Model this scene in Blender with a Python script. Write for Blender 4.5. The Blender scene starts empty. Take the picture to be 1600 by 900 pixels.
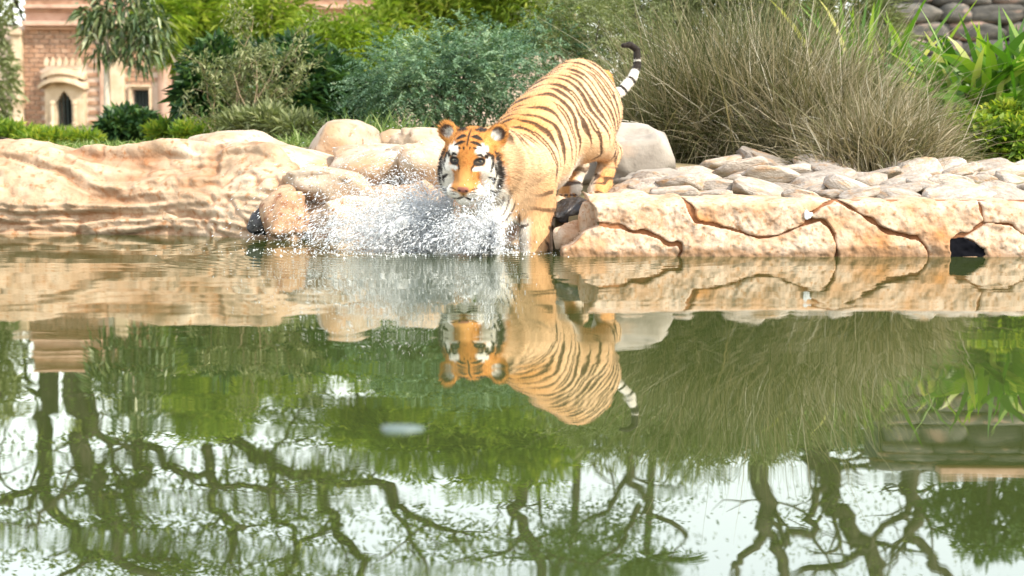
import bpy, bmesh, math, random
import numpy as np
from mathutils import Vector, Matrix, Euler

random.seed(7)
rng = np.random.default_rng(7)
scene = bpy.context.scene
COL = scene.collection

# ------------------------------------------------------------------ camera, world, sun, exposure
CAM_H = 0.43
FOC = 2400.0                       # focal length in pixels of a 1600 px wide frame
TILT = math.atan(195.0 / FOC)
cam_data = bpy.data.cameras.new("camera")
cam = bpy.data.objects.new("camera", cam_data)
COL.objects.link(cam)
cam.location = (0, 0, CAM_H)
cam.rotation_euler = (math.pi / 2 - TILT, 0, 0)
cam_data.sensor_width = 36.0
cam_data.lens = FOC / 1600.0 * 36.0
cam_data.clip_start = 0.05
cam_data.clip_end = 3000
cam_data.dof.use_dof = True
cam_data.dof.focus_distance = 7.7
cam_data.dof.aperture_fstop = 2.8
scene.camera = cam

SUN_DIR = Vector((0.66, -0.46, 0.78)).normalized()
world = bpy.data.worlds.new("World")
scene.world = world
world.use_nodes = True
wn = world.node_tree
wn.nodes.clear()
w_out = wn.nodes.new("ShaderNodeOutputWorld")
w_bg = wn.nodes.new("ShaderNodeBackground")
w_sky = wn.nodes.new("ShaderNodeTexSky")
w_sky.sky_type = 'NISHITA'
w_sky.sun_disc = False
w_sky.sun_elevation = math.asin(SUN_DIR.z)
w_sky.sun_rotation = math.atan2(SUN_DIR.x, SUN_DIR.y)
w_sky.air_density = 1.6
w_sky.dust_density = 0.6
w_sky.ozone_density = 1.0
w_bg.inputs[1].default_value = 0.15
w_haze = wn.nodes.new("ShaderNodeHueSaturation")      # thin white haze: a paler sky
w_haze.inputs["Saturation"].default_value = 0.40
wn.links.new(w_sky.outputs[0], w_haze.inputs["Color"])
wn.links.new(w_haze.outputs[0], w_bg.inputs[0])
wn.links.new(w_bg.outputs[0], w_out.inputs[0])

sun_data = bpy.data.lights.new("sun", 'SUN')
sun_data.energy = 2.0
sun_data.angle = math.radians(0.5)
sun_data.color = (1.0, 0.91, 0.76)
sun = bpy.data.objects.new("sun", sun_data)
COL.objects.link(sun)
sun.rotation_euler = SUN_DIR.to_track_quat('Z', 'Y').to_euler()

scene.view_settings.view_transform = 'Standard'
scene.view_settings.look = 'None'
scene.view_settings.gamma = 1.0
scene.view_settings.exposure = 1.65
scene.cycles.max_bounces = 6
scene.cycles.diffuse_bounces = 3
scene.cycles.glossy_bounces = 3
scene.cycles.transmission_bounces = 5
scene.cycles.transparent_max_bounces = 10
scene.cycles.caustics_reflective = False
scene.cycles.caustics_refractive = False

# ------------------------------------------------------------------ placing helpers
CT, ST = math.cos(TILT), math.sin(TILT)

def ray(px, py):
    u, v = px - 800.0, 450.0 - py
    return Vector((u, CT * FOC + ST * v, -ST * FOC + CT * v))

def P(px, py, d):
    """point seen at that place of the photograph, d metres away along the ground"""
    r = ray(px, py)
    k = d / r.y
    return Vector((r.x * k, d, CAM_H + r.z * k))

def R(px, py, d):
    """point whose mirror image in the water is seen there"""
    p = P(px, py, d)
    return Vector((p.x, p.y, -p.z))

def PXM(d):
    return d / FOC                 # metres per photo pixel at distance d

# ------------------------------------------------------------------ numpy noise
def _hash(ix, iy, iz):
    h = (ix * 374761393 + iy * 668265263 + iz * 2147483647 + 1013904223) & 0xFFFFFFFF
    h = ((h ^ (h >> 13)) * 1274126177) & 0xFFFFFFFF
    h = ((h ^ (h >> 16)) * 2246822519) & 0xFFFFFFFF
    return ((h ^ (h >> 15)) & 0xFFFFFF) / float(0xFFFFFF)

def vnoise(x, y, z=0.0):
    x, y, z = np.broadcast_arrays(np.asarray(x, float), np.asarray(y, float), np.asarray(z, float))
    fx, fy, fz = np.floor(x), np.floor(y), np.floor(z)
    ix, iy, iz = fx.astype(np.int64), fy.astype(np.int64), fz.astype(np.int64)
    tx, ty, tz = x - fx, y - fy, z - fz
    sx, sy, sz = (t * t * t * (t * (t * 6 - 15) + 10) for t in (tx, ty, tz))
    out = 0
    for dx in (0, 1):
        for dy in (0, 1):
            for dz in (0, 1):
                w = (sx if dx else 1 - sx) * (sy if dy else 1 - sy) * (sz if dz else 1 - sz)
                out = out + w * _hash(ix + dx, iy + dy, iz + dz)
    return out * 2 - 1

def fbm(x, y, z=0.0, octaves=4, gain=0.5):
    a, s, f = 1.0, 0.0, 1.0
    for o in range(octaves):
        s = s + a * vnoise(np.asarray(x) * f + 17.3 * o, np.asarray(y) * f + 5.1 * o, np.asarray(z) * f + 3.7 * o)
        a *= gain
        f *= 2.03
    return s

def sstep(a, b, x):
    t = np.clip((np.asarray(x, float) - a) / (b - a), 0, 1)
    return t * t * (3 - 2 * t)

# ------------------------------------------------------------------ object helpers
def mesh_np(name, verts, faces, mat=None, attrs=None, smooth=False):
    """verts (N,3); faces (M,3) or (M,4) array, or a list of such arrays"""
    me = bpy.data.meshes.new(name)
    verts = np.asarray(verts, np.float32)
    if isinstance(faces, np.ndarray):
        faces = [faces]
    faces = [np.asarray(f, np.int32) for f in faces if len(f)]
    me.vertices.add(len(verts))
    me.vertices.foreach_set("co", verts.ravel())
    nl = sum(f.size for f in faces)
    nf = sum(len(f) for f in faces)
    me.loops.add(nl)
    me.loops.foreach_set("vertex_index", np.concatenate([f.ravel() for f in faces]))
    starts, off = [], 0
    for f in faces:
        starts.append(off + np.arange(len(f)) * f.shape[1])
        off += f.size
    me.polygons.add(nf)
    me.polygons.foreach_set("loop_start", np.concatenate(starts).astype(np.int32))
    me.update(calc_edges=True)
    if smooth:
        me.polygons.foreach_set("use_smooth", np.ones(nf, bool))
    for k, v in (attrs or {}).items():
        v = np.asarray(v, np.float32)
        if v.ndim == 1:
            a = me.attributes.new(k, 'FLOAT', 'POINT')
            a.data.foreach_set("value", v)
        else:
            a = me.color_attributes.new(k, 'FLOAT_COLOR', 'POINT')
            if v.shape[1] == 3:
                v = np.concatenate([v, np.ones((len(v), 1), np.float32)], 1)
            a.data.foreach_set("color", v.ravel())
    if mat:
        me.materials.append(mat)
    return me

def put(name, me, parent=None, loc=None, rot=None, scale=None):
    o = bpy.data.objects.new(name, me)
    COL.objects.link(o)
    if parent is not None:
        o.parent = parent
    if loc is not None:
        o.location = loc
    if rot is not None:
        o.rotation_euler = rot
    if scale is not None:
        o.scale = scale
    return o

def tag(o, label=None, category=None, group=None, kind=None):
    if label:
        o["label"] = label
    if category:
        o["category"] = category
    if group:
        o["group"] = group
    if kind:
        o["kind"] = kind
    return o

def thing(name, label, category, loc, group=None):
    o = put(name, None, None, loc)
    o.empty_display_size = 0.1
    return tag(o, label, category, group)

class MB:
    """mesh builder: collects vertices and faces, local to an origin"""
    def __init__(self, origin=(0, 0, 0)):
        self.v, self.f, self.o = [], [], Vector(origin)
    def add(self, vs, fs):
        b = len(self.v)
        self.v += [tuple(Vector(v) - self.o) for v in vs]
        self.f += [tuple(i + b for i in f) for f in fs]
    def box(self, c, s, rz=0.0):
        cx, cy, cz = c
        hx, hy, hz = s[0] / 2, s[1] / 2, s[2] / 2
        vs = []
        ca, sa = math.cos(rz), math.sin(rz)
        for z in (-hz, hz):
            for x, y in ((-hx, -hy), (hx, -hy), (hx, hy), (-hx, hy)):
                vs.append((cx + x * ca - y * sa, cy + x * sa + y * ca, cz + z))
        self.add(vs, [(3, 2, 1, 0), (4, 5, 6, 7), (0, 1, 5, 4), (1, 2, 6, 5), (2, 3, 7, 6), (3, 0, 4, 7)])
    def prism(self, poly, y0, y1):
        """polygon in (x, z), extruded from y0 (front) to y1"""
        n = len(poly)
        vs = [(x, y0, z) for x, z in poly] + [(x, y1, z) for x, z in poly]
        fs = [tuple(range(n)), tuple(range(2 * n - 1, n - 1, -1))]
        fs += [(i, i + n, (i + 1) % n + n, (i + 1) % n) for i in range(n)]
        self.add(vs, fs)
    def tube(self, pts, radii, sides=6, cap=True):
        pts = [Vector(p) for p in pts]
        n = len(pts)
        vs, fs = [], []
        ref = Vector((0.3, 0.9, 0.2))
        for i, p in enumerate(pts):
            t = (pts[min(i + 1, n - 1)] - pts[max(i - 1, 0)])
            if t.length < 1e-9:
                t = Vector((0, 0, 1))
            t.normalize()
            a = t.cross(ref)
            if a.length < 0.05:
                a = t.cross(Vector((1, 0, 0)))
            a.normalize()
            b = t.cross(a)
            r = radii[i] if hasattr(radii, '__len__') else radii
            for k in range(sides):
                an = 2 * math.pi * k / sides
                vs.append(p + (a * math.cos(an) + b * math.sin(an)) * r)
        for i in range(n - 1):
            for k in range(sides):
                k2 = (k + 1) % sides
                fs.append((i * sides + k, i * sides + k2, (i + 1) * sides + k2, (i + 1) * sides + k))
        if cap:
            fs.append(tuple(range(sides - 1, -1, -1)))
            fs.append(tuple(range((n - 1) * sides, n * sides)))
        self.add(vs, fs)
    def lathe(self, c, prof, sides=16, a0=0.0, a1=2 * math.pi):
        """profile [(radius, z)] spun about the vertical through c"""
        vs, fs = [], []
        full = abs(a1 - a0 - 2 * math.pi) < 1e-6
        m = sides if full else sides + 1
        for r, z in prof:
            for k in range(m):
                an = a0 + (a1 - a0) * k / sides
                vs.append((c[0] + r * math.cos(an), c[1] + r * math.sin(an), c[2] + z))
        for i in range(len(prof) - 1):
            for k in range(sides):
                k2 = (k + 1) % m
                fs.append((i * m + k, i * m + k2, (i + 1) * m + k2, (i + 1) * m + k))
        self.add(vs, fs)
    def mesh(self, name, mat, smooth=False):
        me = bpy.data.meshes.new(name)
        me.from_pydata(self.v, [], self.f)
        if mat:
            me.materials.append(mat)
        if smooth:
            me.polygons.foreach_set("use_smooth", np.ones(len(me.polygons), bool))
        me.update()
        return me
    def build(self, name, mat, parent=None, smooth=False, bevel=0.0):
        o = put(name, self.mesh(name, mat, smooth), parent)
        if bevel:
            m = o.modifiers.new("bevel", 'BEVEL')
            m.width = bevel
            m.segments = 2
            m.limit_method = 'ANGLE'
        return o

# ------------------------------------------------------------------ materials
def new_mat(name):
    m = bpy.data.materials.new(name)
    m.use_nodes = True
    nt = m.node_tree
    nt.nodes.clear()
    out = nt.nodes.new("ShaderNodeOutputMaterial")
    return m, nt, out

def N(nt, kind, **kw):
    n = nt.nodes.new(kind)
    for k, v in kw.items():
        setattr(n, k, v)
    return n

def ramp(nt, stops):
    r = N(nt, "ShaderNodeValToRGB")
    el = r.color_ramp.elements
    while len(el) < len(stops):
        el.new(0.5)
    for e, (p, c) in zip(el, stops):
        e.position = p
        e.color = (*c, 1) if len(c) == 3 else c
    return r

def mat_surface(name, stops, scale=6.0, rough=0.8, bump=0.3, bump_scale=None, detail=8.0, spec=0.3,
                stain=None, stretch=(1, 1, 1), random_value=0.0, bump_dist=0.02, spots=None, speck=None):
    m, nt, out = new_mat(name)
    L = nt.links.new
    tc = N(nt, "ShaderNodeTexCoord")
    mp = N(nt, "ShaderNodeMapping")
    mp.inputs["Scale"].default_value = stretch
    L(tc.outputs["Object"], mp.inputs[0])
    oi = N(nt, "ShaderNodeObjectInfo")
    off = N(nt, "ShaderNodeVectorMath", operation='ADD')
    sc = N(nt, "ShaderNodeVectorMath", operation='SCALE')
    comb = N(nt, "ShaderNodeCombineXYZ")
    for i in range(3):
        L(oi.outputs["Random"], comb.inputs[i])
    L(comb.outputs[0], sc.inputs[0])
    sc.inputs["Scale"].default_value = 37.0
    L(mp.outputs[0], off.inputs[0])
    L(sc.outputs[0], off.inputs[1])
    nz = N(nt, "ShaderNodeTexNoise")
    nz.inputs["Scale"].default_value = scale
    nz.inputs["Detail"].default_value = detail
    nz.inputs["Roughness"].default_value = 0.62
    L(off.outputs[0], nz.inputs["Vector"])
    rp = ramp(nt, stops)
    L(nz.outputs["Fac"], rp.inputs[0])
    color = rp.outputs[0]
    if spots:
        n2 = N(nt, "ShaderNodeTexNoise")
        n2.inputs["Scale"].default_value = spots[1]
        n2.inputs["Detail"].default_value = 5
        L(off.outputs[0], n2.inputs["Vector"])
        r2 = ramp(nt, [(spots[2], (0, 0, 0)), (spots[3], (1, 1, 1))])
        L(n2.outputs["Fac"], r2.inputs[0])
        mx = N(nt, "ShaderNodeMixRGB")
        L(r2.outputs[0], mx.inputs[0])
        L(color, mx.inputs[1])
        mx.inputs[2].default_value = (*spots[0], 1)
        color = mx.outputs[0]
    if speck:
        n3 = N(nt, "ShaderNodeTexNoise")
        n3.inputs["Scale"].default_value = speck[1]
        n3.inputs["Detail"].default_value = 3
        L(off.outputs[0], n3.inputs["Vector"])
        r3 = ramp(nt, [(speck[2], (0, 0, 0)), (speck[3], (1, 1, 1))])
        L(n3.outputs["Fac"], r3.inputs[0])
        mx = N(nt, "ShaderNodeMixRGB")
        L(r3.outputs[0], mx.inputs[0])
        L(color, mx.inputs[1])
        mx.inputs[2].default_value = (*speck[0], 1)
        color = mx.outputs[0]
    if stain:
        at = N(nt, "ShaderNodeAttribute", attribute_name="stain")
        mx = N(nt, "ShaderNodeMixRGB")
        L(at.outputs["Fac"], mx.inputs[0])
        L(color, mx.inputs[1])
        mx.inputs[2].default_value = (*stain, 1)
        color = mx.outputs[0]
    if random_value:
        hs = N(nt, "ShaderNodeHueSaturation")
        mr = N(nt, "ShaderNodeMapRange")
        mr.inputs["To Min"].default_value = 1 - random_value
        mr.inputs["To Max"].default_value = 1 + random_value
        L(oi.outputs["Random"], mr.inputs["Value"])
        L(mr.outputs[0], hs.inputs["Value"])
        L(color, hs.inputs["Color"])
        color = hs.outputs[0]
    b = N(nt, "ShaderNodeBsdfPrincipled")
    b.inputs["Roughness"].default_value = rough
    b.inputs["Specular IOR Level"].default_value = spec
    L(color, b.inputs["Base Color"])
    if bump:
        nb = N(nt, "ShaderNodeTexNoise")
        nb.inputs["Scale"].default_value = bump_scale or scale * 4
        nb.inputs["Detail"].default_value = 8
        L(off.outputs[0], nb.inputs["Vector"])
        bp = N(nt, "ShaderNodeBump")
        bp.inputs["Strength"].default_value = bump
        bp.inputs["Distance"].default_value = bump_dist
        L(nb.outputs["Fac"], bp.inputs["Height"])
        L(bp.outputs[0], b.inputs["Normal"])
    L(b.outputs[0], out.inputs[0])
    return m

def mat_leaf(name, stops, trans=0.35, rough=0.55, spec=0.3, tint=(1.0, 1.15, 0.5)):
    """leaf colour by a per-leaf random value, with light passing through"""
    m, nt, out = new_mat(name)
    L = nt.links.new
    at = N(nt, "ShaderNodeAttribute", attribute_name="rnd")
    rp = ramp(nt, stops)
    L(at.outputs["Fac"], rp.inputs[0])
    b = N(nt, "ShaderNodeBsdfPrincipled")
    b.inputs["Roughness"].default_value = rough
    b.inputs["Specular IOR Level"].default_value = spec
    L(rp.outputs[0], b.inputs["Base Color"])
    t = N(nt, "ShaderNodeBsdfTranslucent")
    mul = N(nt, "ShaderNodeMixRGB", blend_type='MULTIPLY')
    mul.inputs[0].default_value = 1.0
    mul.inputs[2].default_value = (*tint, 1)
    L(rp.outputs[0], mul.inputs[1])
    L(mul.outputs[0], t.inputs[0])
    mx = N(nt, "ShaderNodeMixShader")
    mx.inputs[0].default_value = trans
    L(b.outputs[0], mx.inputs[1])
    L(t.outputs[0], mx.inputs[2])
    L(mx.outputs[0], out.inputs[0])
    return m

def mat_plain(name, c, rough=0.6, spec=0.3):
    m, nt, out = new_mat(name)
    b = N(nt, "ShaderNodeBsdfPrincipled")
    b.inputs["Base Color"].default_value = (*c, 1)
    b.inputs["Roughness"].default_value = rough
    b.inputs["Specular IOR Level"].default_value = spec
    nt.links.new(b.outputs[0], out.inputs[0])
    return m

M = {}
M['rock'] = mat_surface("tan_rock", [(0.28, (0.27, 0.17, 0.095)), (0.47, (0.46, 0.325, 0.21)), (0.66, (0.57, 0.45, 0.32))],
                        scale=2.5, rough=0.85, bump=0.9, bump_scale=16, speck=((0.33, 0.17, 0.08), 22.0, 0.54, 0.70), stain=(0.26, 0.095, 0.03), bump_dist=0.02)
M['boulder'] = mat_surface("pale_boulder", [(0.3, (0.27, 0.18, 0.11)), (0.48, (0.43, 0.33, 0.23)), (0.66, (0.52, 0.42, 0.32))],
                           scale=4.0, rough=0.85, bump=0.8, bump_scale=14, random_value=0.08, spots=((0.42, 0.24, 0.12), 2.6, 0.53, 0.70), speck=((0.30, 0.18, 0.10), 26.0, 0.56, 0.72))
M['grey_boulder'] = mat_surface("grey_boulder", [(0.3, (0.20, 0.17, 0.14)), (0.5, (0.34, 0.30, 0.25)), (0.7, (0.45, 0.39, 0.33))],
                                scale=3.0, rough=0.85, bump=0.4, bump_scale=20, random_value=0.06, spots=((0.45, 0.30, 0.2), 2.2, 0.6, 0.75))
M['cobble'] = mat_surface("river_cobble", [(0.3, (0.20, 0.16, 0.125)), (0.48, (0.35, 0.295, 0.24)), (0.66, (0.46, 0.40, 0.34))],
                          scale=5.0, rough=0.8, bump=0.6, bump_scale=16, random_value=0.24, spots=((0.40, 0.25, 0.14), 4.0, 0.52, 0.70), speck=((0.25, 0.2, 0.16), 30.0, 0.56, 0.72))
M['ledge'] = mat_surface("orange_speckled_stone", [(0.3, (0.34, 0.19, 0.10)), (0.44, (0.48, 0.33, 0.22)), (0.60, (0.54, 0.41, 0.30))],
                         scale=9.0, rough=0.85, bump=0.6, bump_scale=45, bump_dist=0.012, spots=((0.42, 0.19, 0.065), 3.0, 0.52, 0.70), detail=10, speck=((0.36, 0.19, 0.09), 50.0, 0.53, 0.70), stain=(0.22, 0.12, 0.055))
M['ledge_joint'] = mat_surface("rusty_joint", [(0.3, (0.13, 0.05, 0.022)), (0.7, (0.32, 0.14, 0.06))], scale=12, rough=0.95, bump=0.3)
M['red_rock'] = mat_surface("reddish_rock", [(0.3, (0.22, 0.11, 0.055)), (0.5, (0.42, 0.26, 0.15)), (0.7, (0.54, 0.39, 0.26))], scale=7, rough=0.85, bump=0.9, bump_scale=18, speck=((0.24, 0.1, 0.05), 24.0, 0.52, 0.68))
M['wet_rock_and_shade'] = mat_surface("dark_wet_rock_and_shade", [(0.35, (0.012, 0.012, 0.014)), (0.55, (0.035, 0.032, 0.03)), (0.75, (0.12, 0.09, 0.07))], scale=14, rough=0.35, bump=0.8, bump_scale=30, spec=0.5)  # wet rock, also the dark of lumps that stand in for shaded cavities
M['gap_shade'] = mat_plain("painted_gap_shade", (0.008, 0.008, 0.01), 0.9, 0.0)  # flat black standing for the shade inside a gap
M['soil'] = mat_surface("ground_soil", [(0.3, (0.10, 0.10, 0.035)), (0.5, (0.22, 0.17, 0.09)), (0.72, (0.33, 0.26, 0.16))],
                        scale=1.2, rough=0.95, bump=0.5, bump_scale=10)

# ------------------------------------------------------------------ terrain
FRONT = np.array([(-40, 11.5), (-8, 10.4), (-3.2, 9.55), (-1.94, 9.25), (-1.17, 8.9), (-0.35, 8.5), (0.05, 8.0),
                  (0.24, 7.55), (0.40, 7.12), (2.4, 7.12), (8, 7.0), (40, 6.6)])

def front(x):
    return np.interp(x, FRONT[:, 0], FRONT[:, 1])

def gz(x, y):
    x, y = np.asarray(x, float), np.asarray(y, float)
    t = y - front(x)
    right = sstep(0.50, 0.72, x)
    left = sstep(0.1, -1.2, x)
    mid = 1 - right
    zr = 0.235 + 0.19 * sstep(0.1, 2.4, t)
    zm = 0.17 + 0.04 * sstep(0.1, 1.0, t) + 0.28 * sstep(1.45, 2.6, t)
    zl = 0.25 + 0.28 * sstep(0.1, 1.3, t)
    base = zr * right + (1 - right) * (zm * (1 - left) + zl * left)
    far = 0.95 * sstep(2.5, 30, t)
    z = base + far * 0.85
    z = np.where(t < 0.06, -0.7, z)
    return z

def hit(px, py, d0=7.0, d1=60.0):
    """where the ray through a photo pixel meets the terrain"""
    ds = np.linspace(d0, d1, 4000)
    r = ray(px, py)
    xs = r.x / r.y * ds
    zs = CAM_H + r.z / r.y * ds
    g = gz(xs, ds)
    k = np.argmax(zs <= g)
    if zs[k] > g[k]:
        k = len(ds) - 1
    return Vector((xs[k], ds[k], g[k]))

def on(px, d):
    """terrain point at that photo column and distance"""
    x = (px - 800) / FOC * d * (1 / CT) * 1.0
    x = P(px, 255, d).x
    return Vector((x, d, float(gz(x, d))))

def build_ground():
    xs = np.concatenate([-np.geomspace(900, 6, 26), np.linspace(-5.9, 5.9, 190), np.geomspace(6, 900, 26)])
    ys = np.concatenate([np.linspace(-60, 5.5, 14), np.linspace(5.6, 14, 150), np.geomspace(14.2, 1500, 70)])
    X, Y = np.meshgrid(xs, ys)
    Z = gz(X, Y)
    Z = np.where(Y > front(X) + 0.1, Z + 0.02 * fbm(X * 1.5, Y * 1.5, 0, 3), Z)
    ny, nx = X.shape
    idx = np.arange(nx * ny).reshape(ny, nx)
    f = np.stack([idx[:-1, :-1], idx[:-1, 1:], idx[1:, 1:], idx[1:, :-1]], -1).reshape(-1, 4)
    me = mesh_np("ground", np.stack([X, Y, Z], -1).reshape(-1, 3), f, M['soil'], smooth=True)
    tag(put("ground", me), kind="structure")
build_ground()

# ------------------------------------------------------------------ water
def build_water():
    m, nt, out = new_mat("murky_green_water")
    L = nt.links.new
    tc = N(nt, "ShaderNodeTexCoord")
    def layer(scale, sx, sy, strength, dist, detail=2.0, prev=None, near=0.5):
        mp = N(nt, "ShaderNodeMapping")
        mp.inputs["Scale"].default_value = (sx, sy, 1)
        L(tc.outputs["Object"], mp.inputs[0])
        nz = N(nt, "ShaderNodeTexNoise")
        nz.inputs["Scale"].default_value = scale
        nz.inputs["Detail"].default_value = detail
        nz.inputs["Distortion"].default_value = 0.4
        L(mp.outputs[0], nz.inputs["Vector"])
        bp = N(nt, "ShaderNodeBump")
        bp.inputs["Strength"].default_value = strength
        bp.inputs["Distance"].default_value = dist
        L(nz.outputs["Fac"], bp.inputs["Height"])
        if prev:
            L(prev, bp.inputs["Normal"])
        # livelier near the bank and the splash, almost still close to the camera
        sep = N(nt, "ShaderNodeSeparateXYZ")
        L(tc.outputs["Object"], sep.inputs[0])
        mr = N(nt, "ShaderNodeMapRange")
        mr.inputs["From Min"].default_value = 2.5
        mr.inputs["From Max"].default_value = 6.5
        mr.inputs["To Min"].default_value = near * strength
        mr.inputs["To Max"].default_value = strength
        L(sep.outputs["Y"], mr.inputs["Value"])
        L(mr.outputs[0], bp.inputs["Strength"])
        return bp
    b1 = layer(1.0, 0.9, 2.6, 1.0, 0.0018, 1.0, near=0.55)
    b2 = layer(1.0, 6.0, 13.0, 1.0, 0.00026, 2.0, b1.outputs[0], near=0.20)
    b3 = layer(1.0, 22.0, 8.0, 1.0, 0.00008, 1.0, b2.outputs[0], near=0.10)
    # rings spreading from the splash
    c = P(715, 381, 7.6)
    sub = N(nt, "ShaderNodeVectorMath", operation='DISTANCE')
    L(tc.outputs["Object"], sub.inputs[0])
    sub.inputs[1].default_value = (c.x, c.y, 0)
    mul = N(nt, "ShaderNodeMath", operation='MULTIPLY')
    L(sub.outputs["Value"], mul.inputs[0])
    mul.inputs[1].default_value = 48.0
    sn = N(nt, "ShaderNodeMath", operation='SINE')
    L(mul.outputs[0], sn.inputs[0])
    fade = N(nt, "ShaderNodeMapRange")
    fade.inputs["From Min"].default_value = 0.2
    fade.inputs["From Max"].default_value = 1.9
    fade.inputs["To Min"].default_value = 1.0
    fade.inputs["To Max"].default_value = 0.0
    L(sub.outputs["Value"], fade.inputs["Value"])
    amp = N(nt, "ShaderNodeMath", operation='MULTIPLY')
    L(sn.outputs[0], amp.inputs[0])
    L(fade.outputs[0], amp.inputs[1])
    b4 = N(nt, "ShaderNodeBump")
    b4.inputs["Strength"].default_value = 1.0
    b4.inputs["Distance"].default_value = 0.0008
    L(amp.outputs[0], b4.inputs["Height"])
    L(b3.outputs[0], b4.inputs["Normal"])
    nrm = b4.outputs[0]
    fr = N(nt, "ShaderNodeFresnel")
    fr.inputs["IOR"].default_value = 4.4
    L(nrm, fr.inputs["Normal"])
    gl = N(nt, "ShaderNodeBsdfGlossy")
    gl.inputs["Roughness"].default_value = 0.0
    gl.inputs["Color"].default_value = (0.99, 0.985, 0.94, 1)
    L(nrm, gl.inputs["Normal"])
    df = N(nt, "ShaderNodeBsdfDiffuse")
    df.inputs["Color"].default_value = (0.040, 0.054, 0.014, 1)
    mx = N(nt, "ShaderNodeMixShader")
    L(fr.outputs[0], mx.inputs[0])
    L(df.outputs[0], mx.inputs[1])
    L(gl.outputs[0], mx.inputs[2])
    L(mx.outputs[0], out.inputs[0])
    xs = np.linspace(-45, 45, 10)
    ys = np.linspace(-55, 13.5, 10)
    X, Y = np.meshgrid(xs, ys)
    idx = np.arange(100).reshape(10, 10)
    f = np.stack([idx[:-1, :-1], idx[:-1, 1:], idx[1:, 1:], idx[1:, :-1]], -1).reshape(-1, 4)
    me = mesh_np("water", np.stack([X, Y, X * 0], -1).reshape(-1, 3), f, m)
    tag(put("water", me), kind="structure")
build_water()

# ------------------------------------------------------------------ rocks
def ico(sub):
    bm = bmesh.new()
    bmesh.ops.create_icosphere(bm, subdivisions=sub, radius=1.0)
    v = np.array([x.co[:] for x in bm.verts])
    f = np.array([[x.index for x in fc.verts] for fc in bm.faces])
    bm.free()
    return v, f
ICO2, ICO3, ICO4, ICO5 = ico(2), ico(3), ico(4), ico(5)

def rock_mesh(name, size, mat, seed, rough=0.16, sub=ICO4, boxy=0.75, fine=0.035, square=None):
    v, f = sub
    s = np.sign(v) * np.abs(v) ** boxy
    s = s / np.linalg.norm(s, axis=1, keepdims=True) ** 0.6
    if square:                                     # a squared-off block
        s = v / (np.abs(v) ** square).sum(1, keepdims=True) ** (1.0 / square)
    n = fbm(v[:, 0] * 1.1 + seed * 7.7, v[:, 1] * 1.1 + seed * 3.1, v[:, 2] * 1.1, 3)
    n2 = fbm(v[:, 0] * 4 + seed, v[:, 1] * 4, v[:, 2] * 4 + seed, 4)
    # a few flattened facets, as a broken boulder has
    r = np.random.default_rng(seed + 1000)
    s = s * (1 + rough * n + fine * n2)[:, None]
    for k in range(9):
        d = r.normal(size=3)
        d /= np.linalg.norm(d)
        h = s @ d
        lim = (0.70 + 0.18 * r.random()) * (1.35 if square else 1.0)
        over = np.maximum(h - lim, 0)
        s = s - d[None, :] * (over * 0.75)[:, None]
    return mesh_np(name, s * np.asarray(size) / 2, f, mat, attrs={"stain": np.zeros(len(v))}, smooth=True)

def boulder(px, py, wpx, hpx, d, label, mat='boulder', depth=None, rot=0.0, seed=1, name="boulder", rough=0.16, tilt=0.0, boxy=0.75, group=None, cat="boulder", parent=None):
    """a rock whose middle is seen at px, py"""
    k = PXM(d)
    w, h = wpx * k, hpx * k
    dp = depth or w * 0.8
    c = P(px, py, d)
    me = rock_mesh(name, (w, dp, h), M[mat], seed, rough, boxy=boxy)
    o = put(name, me, parent, c, (0, tilt, rot))
    if parent is None:
        tag(o, label, cat, group or "rocks along the edge of the pool")
    return o

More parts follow.
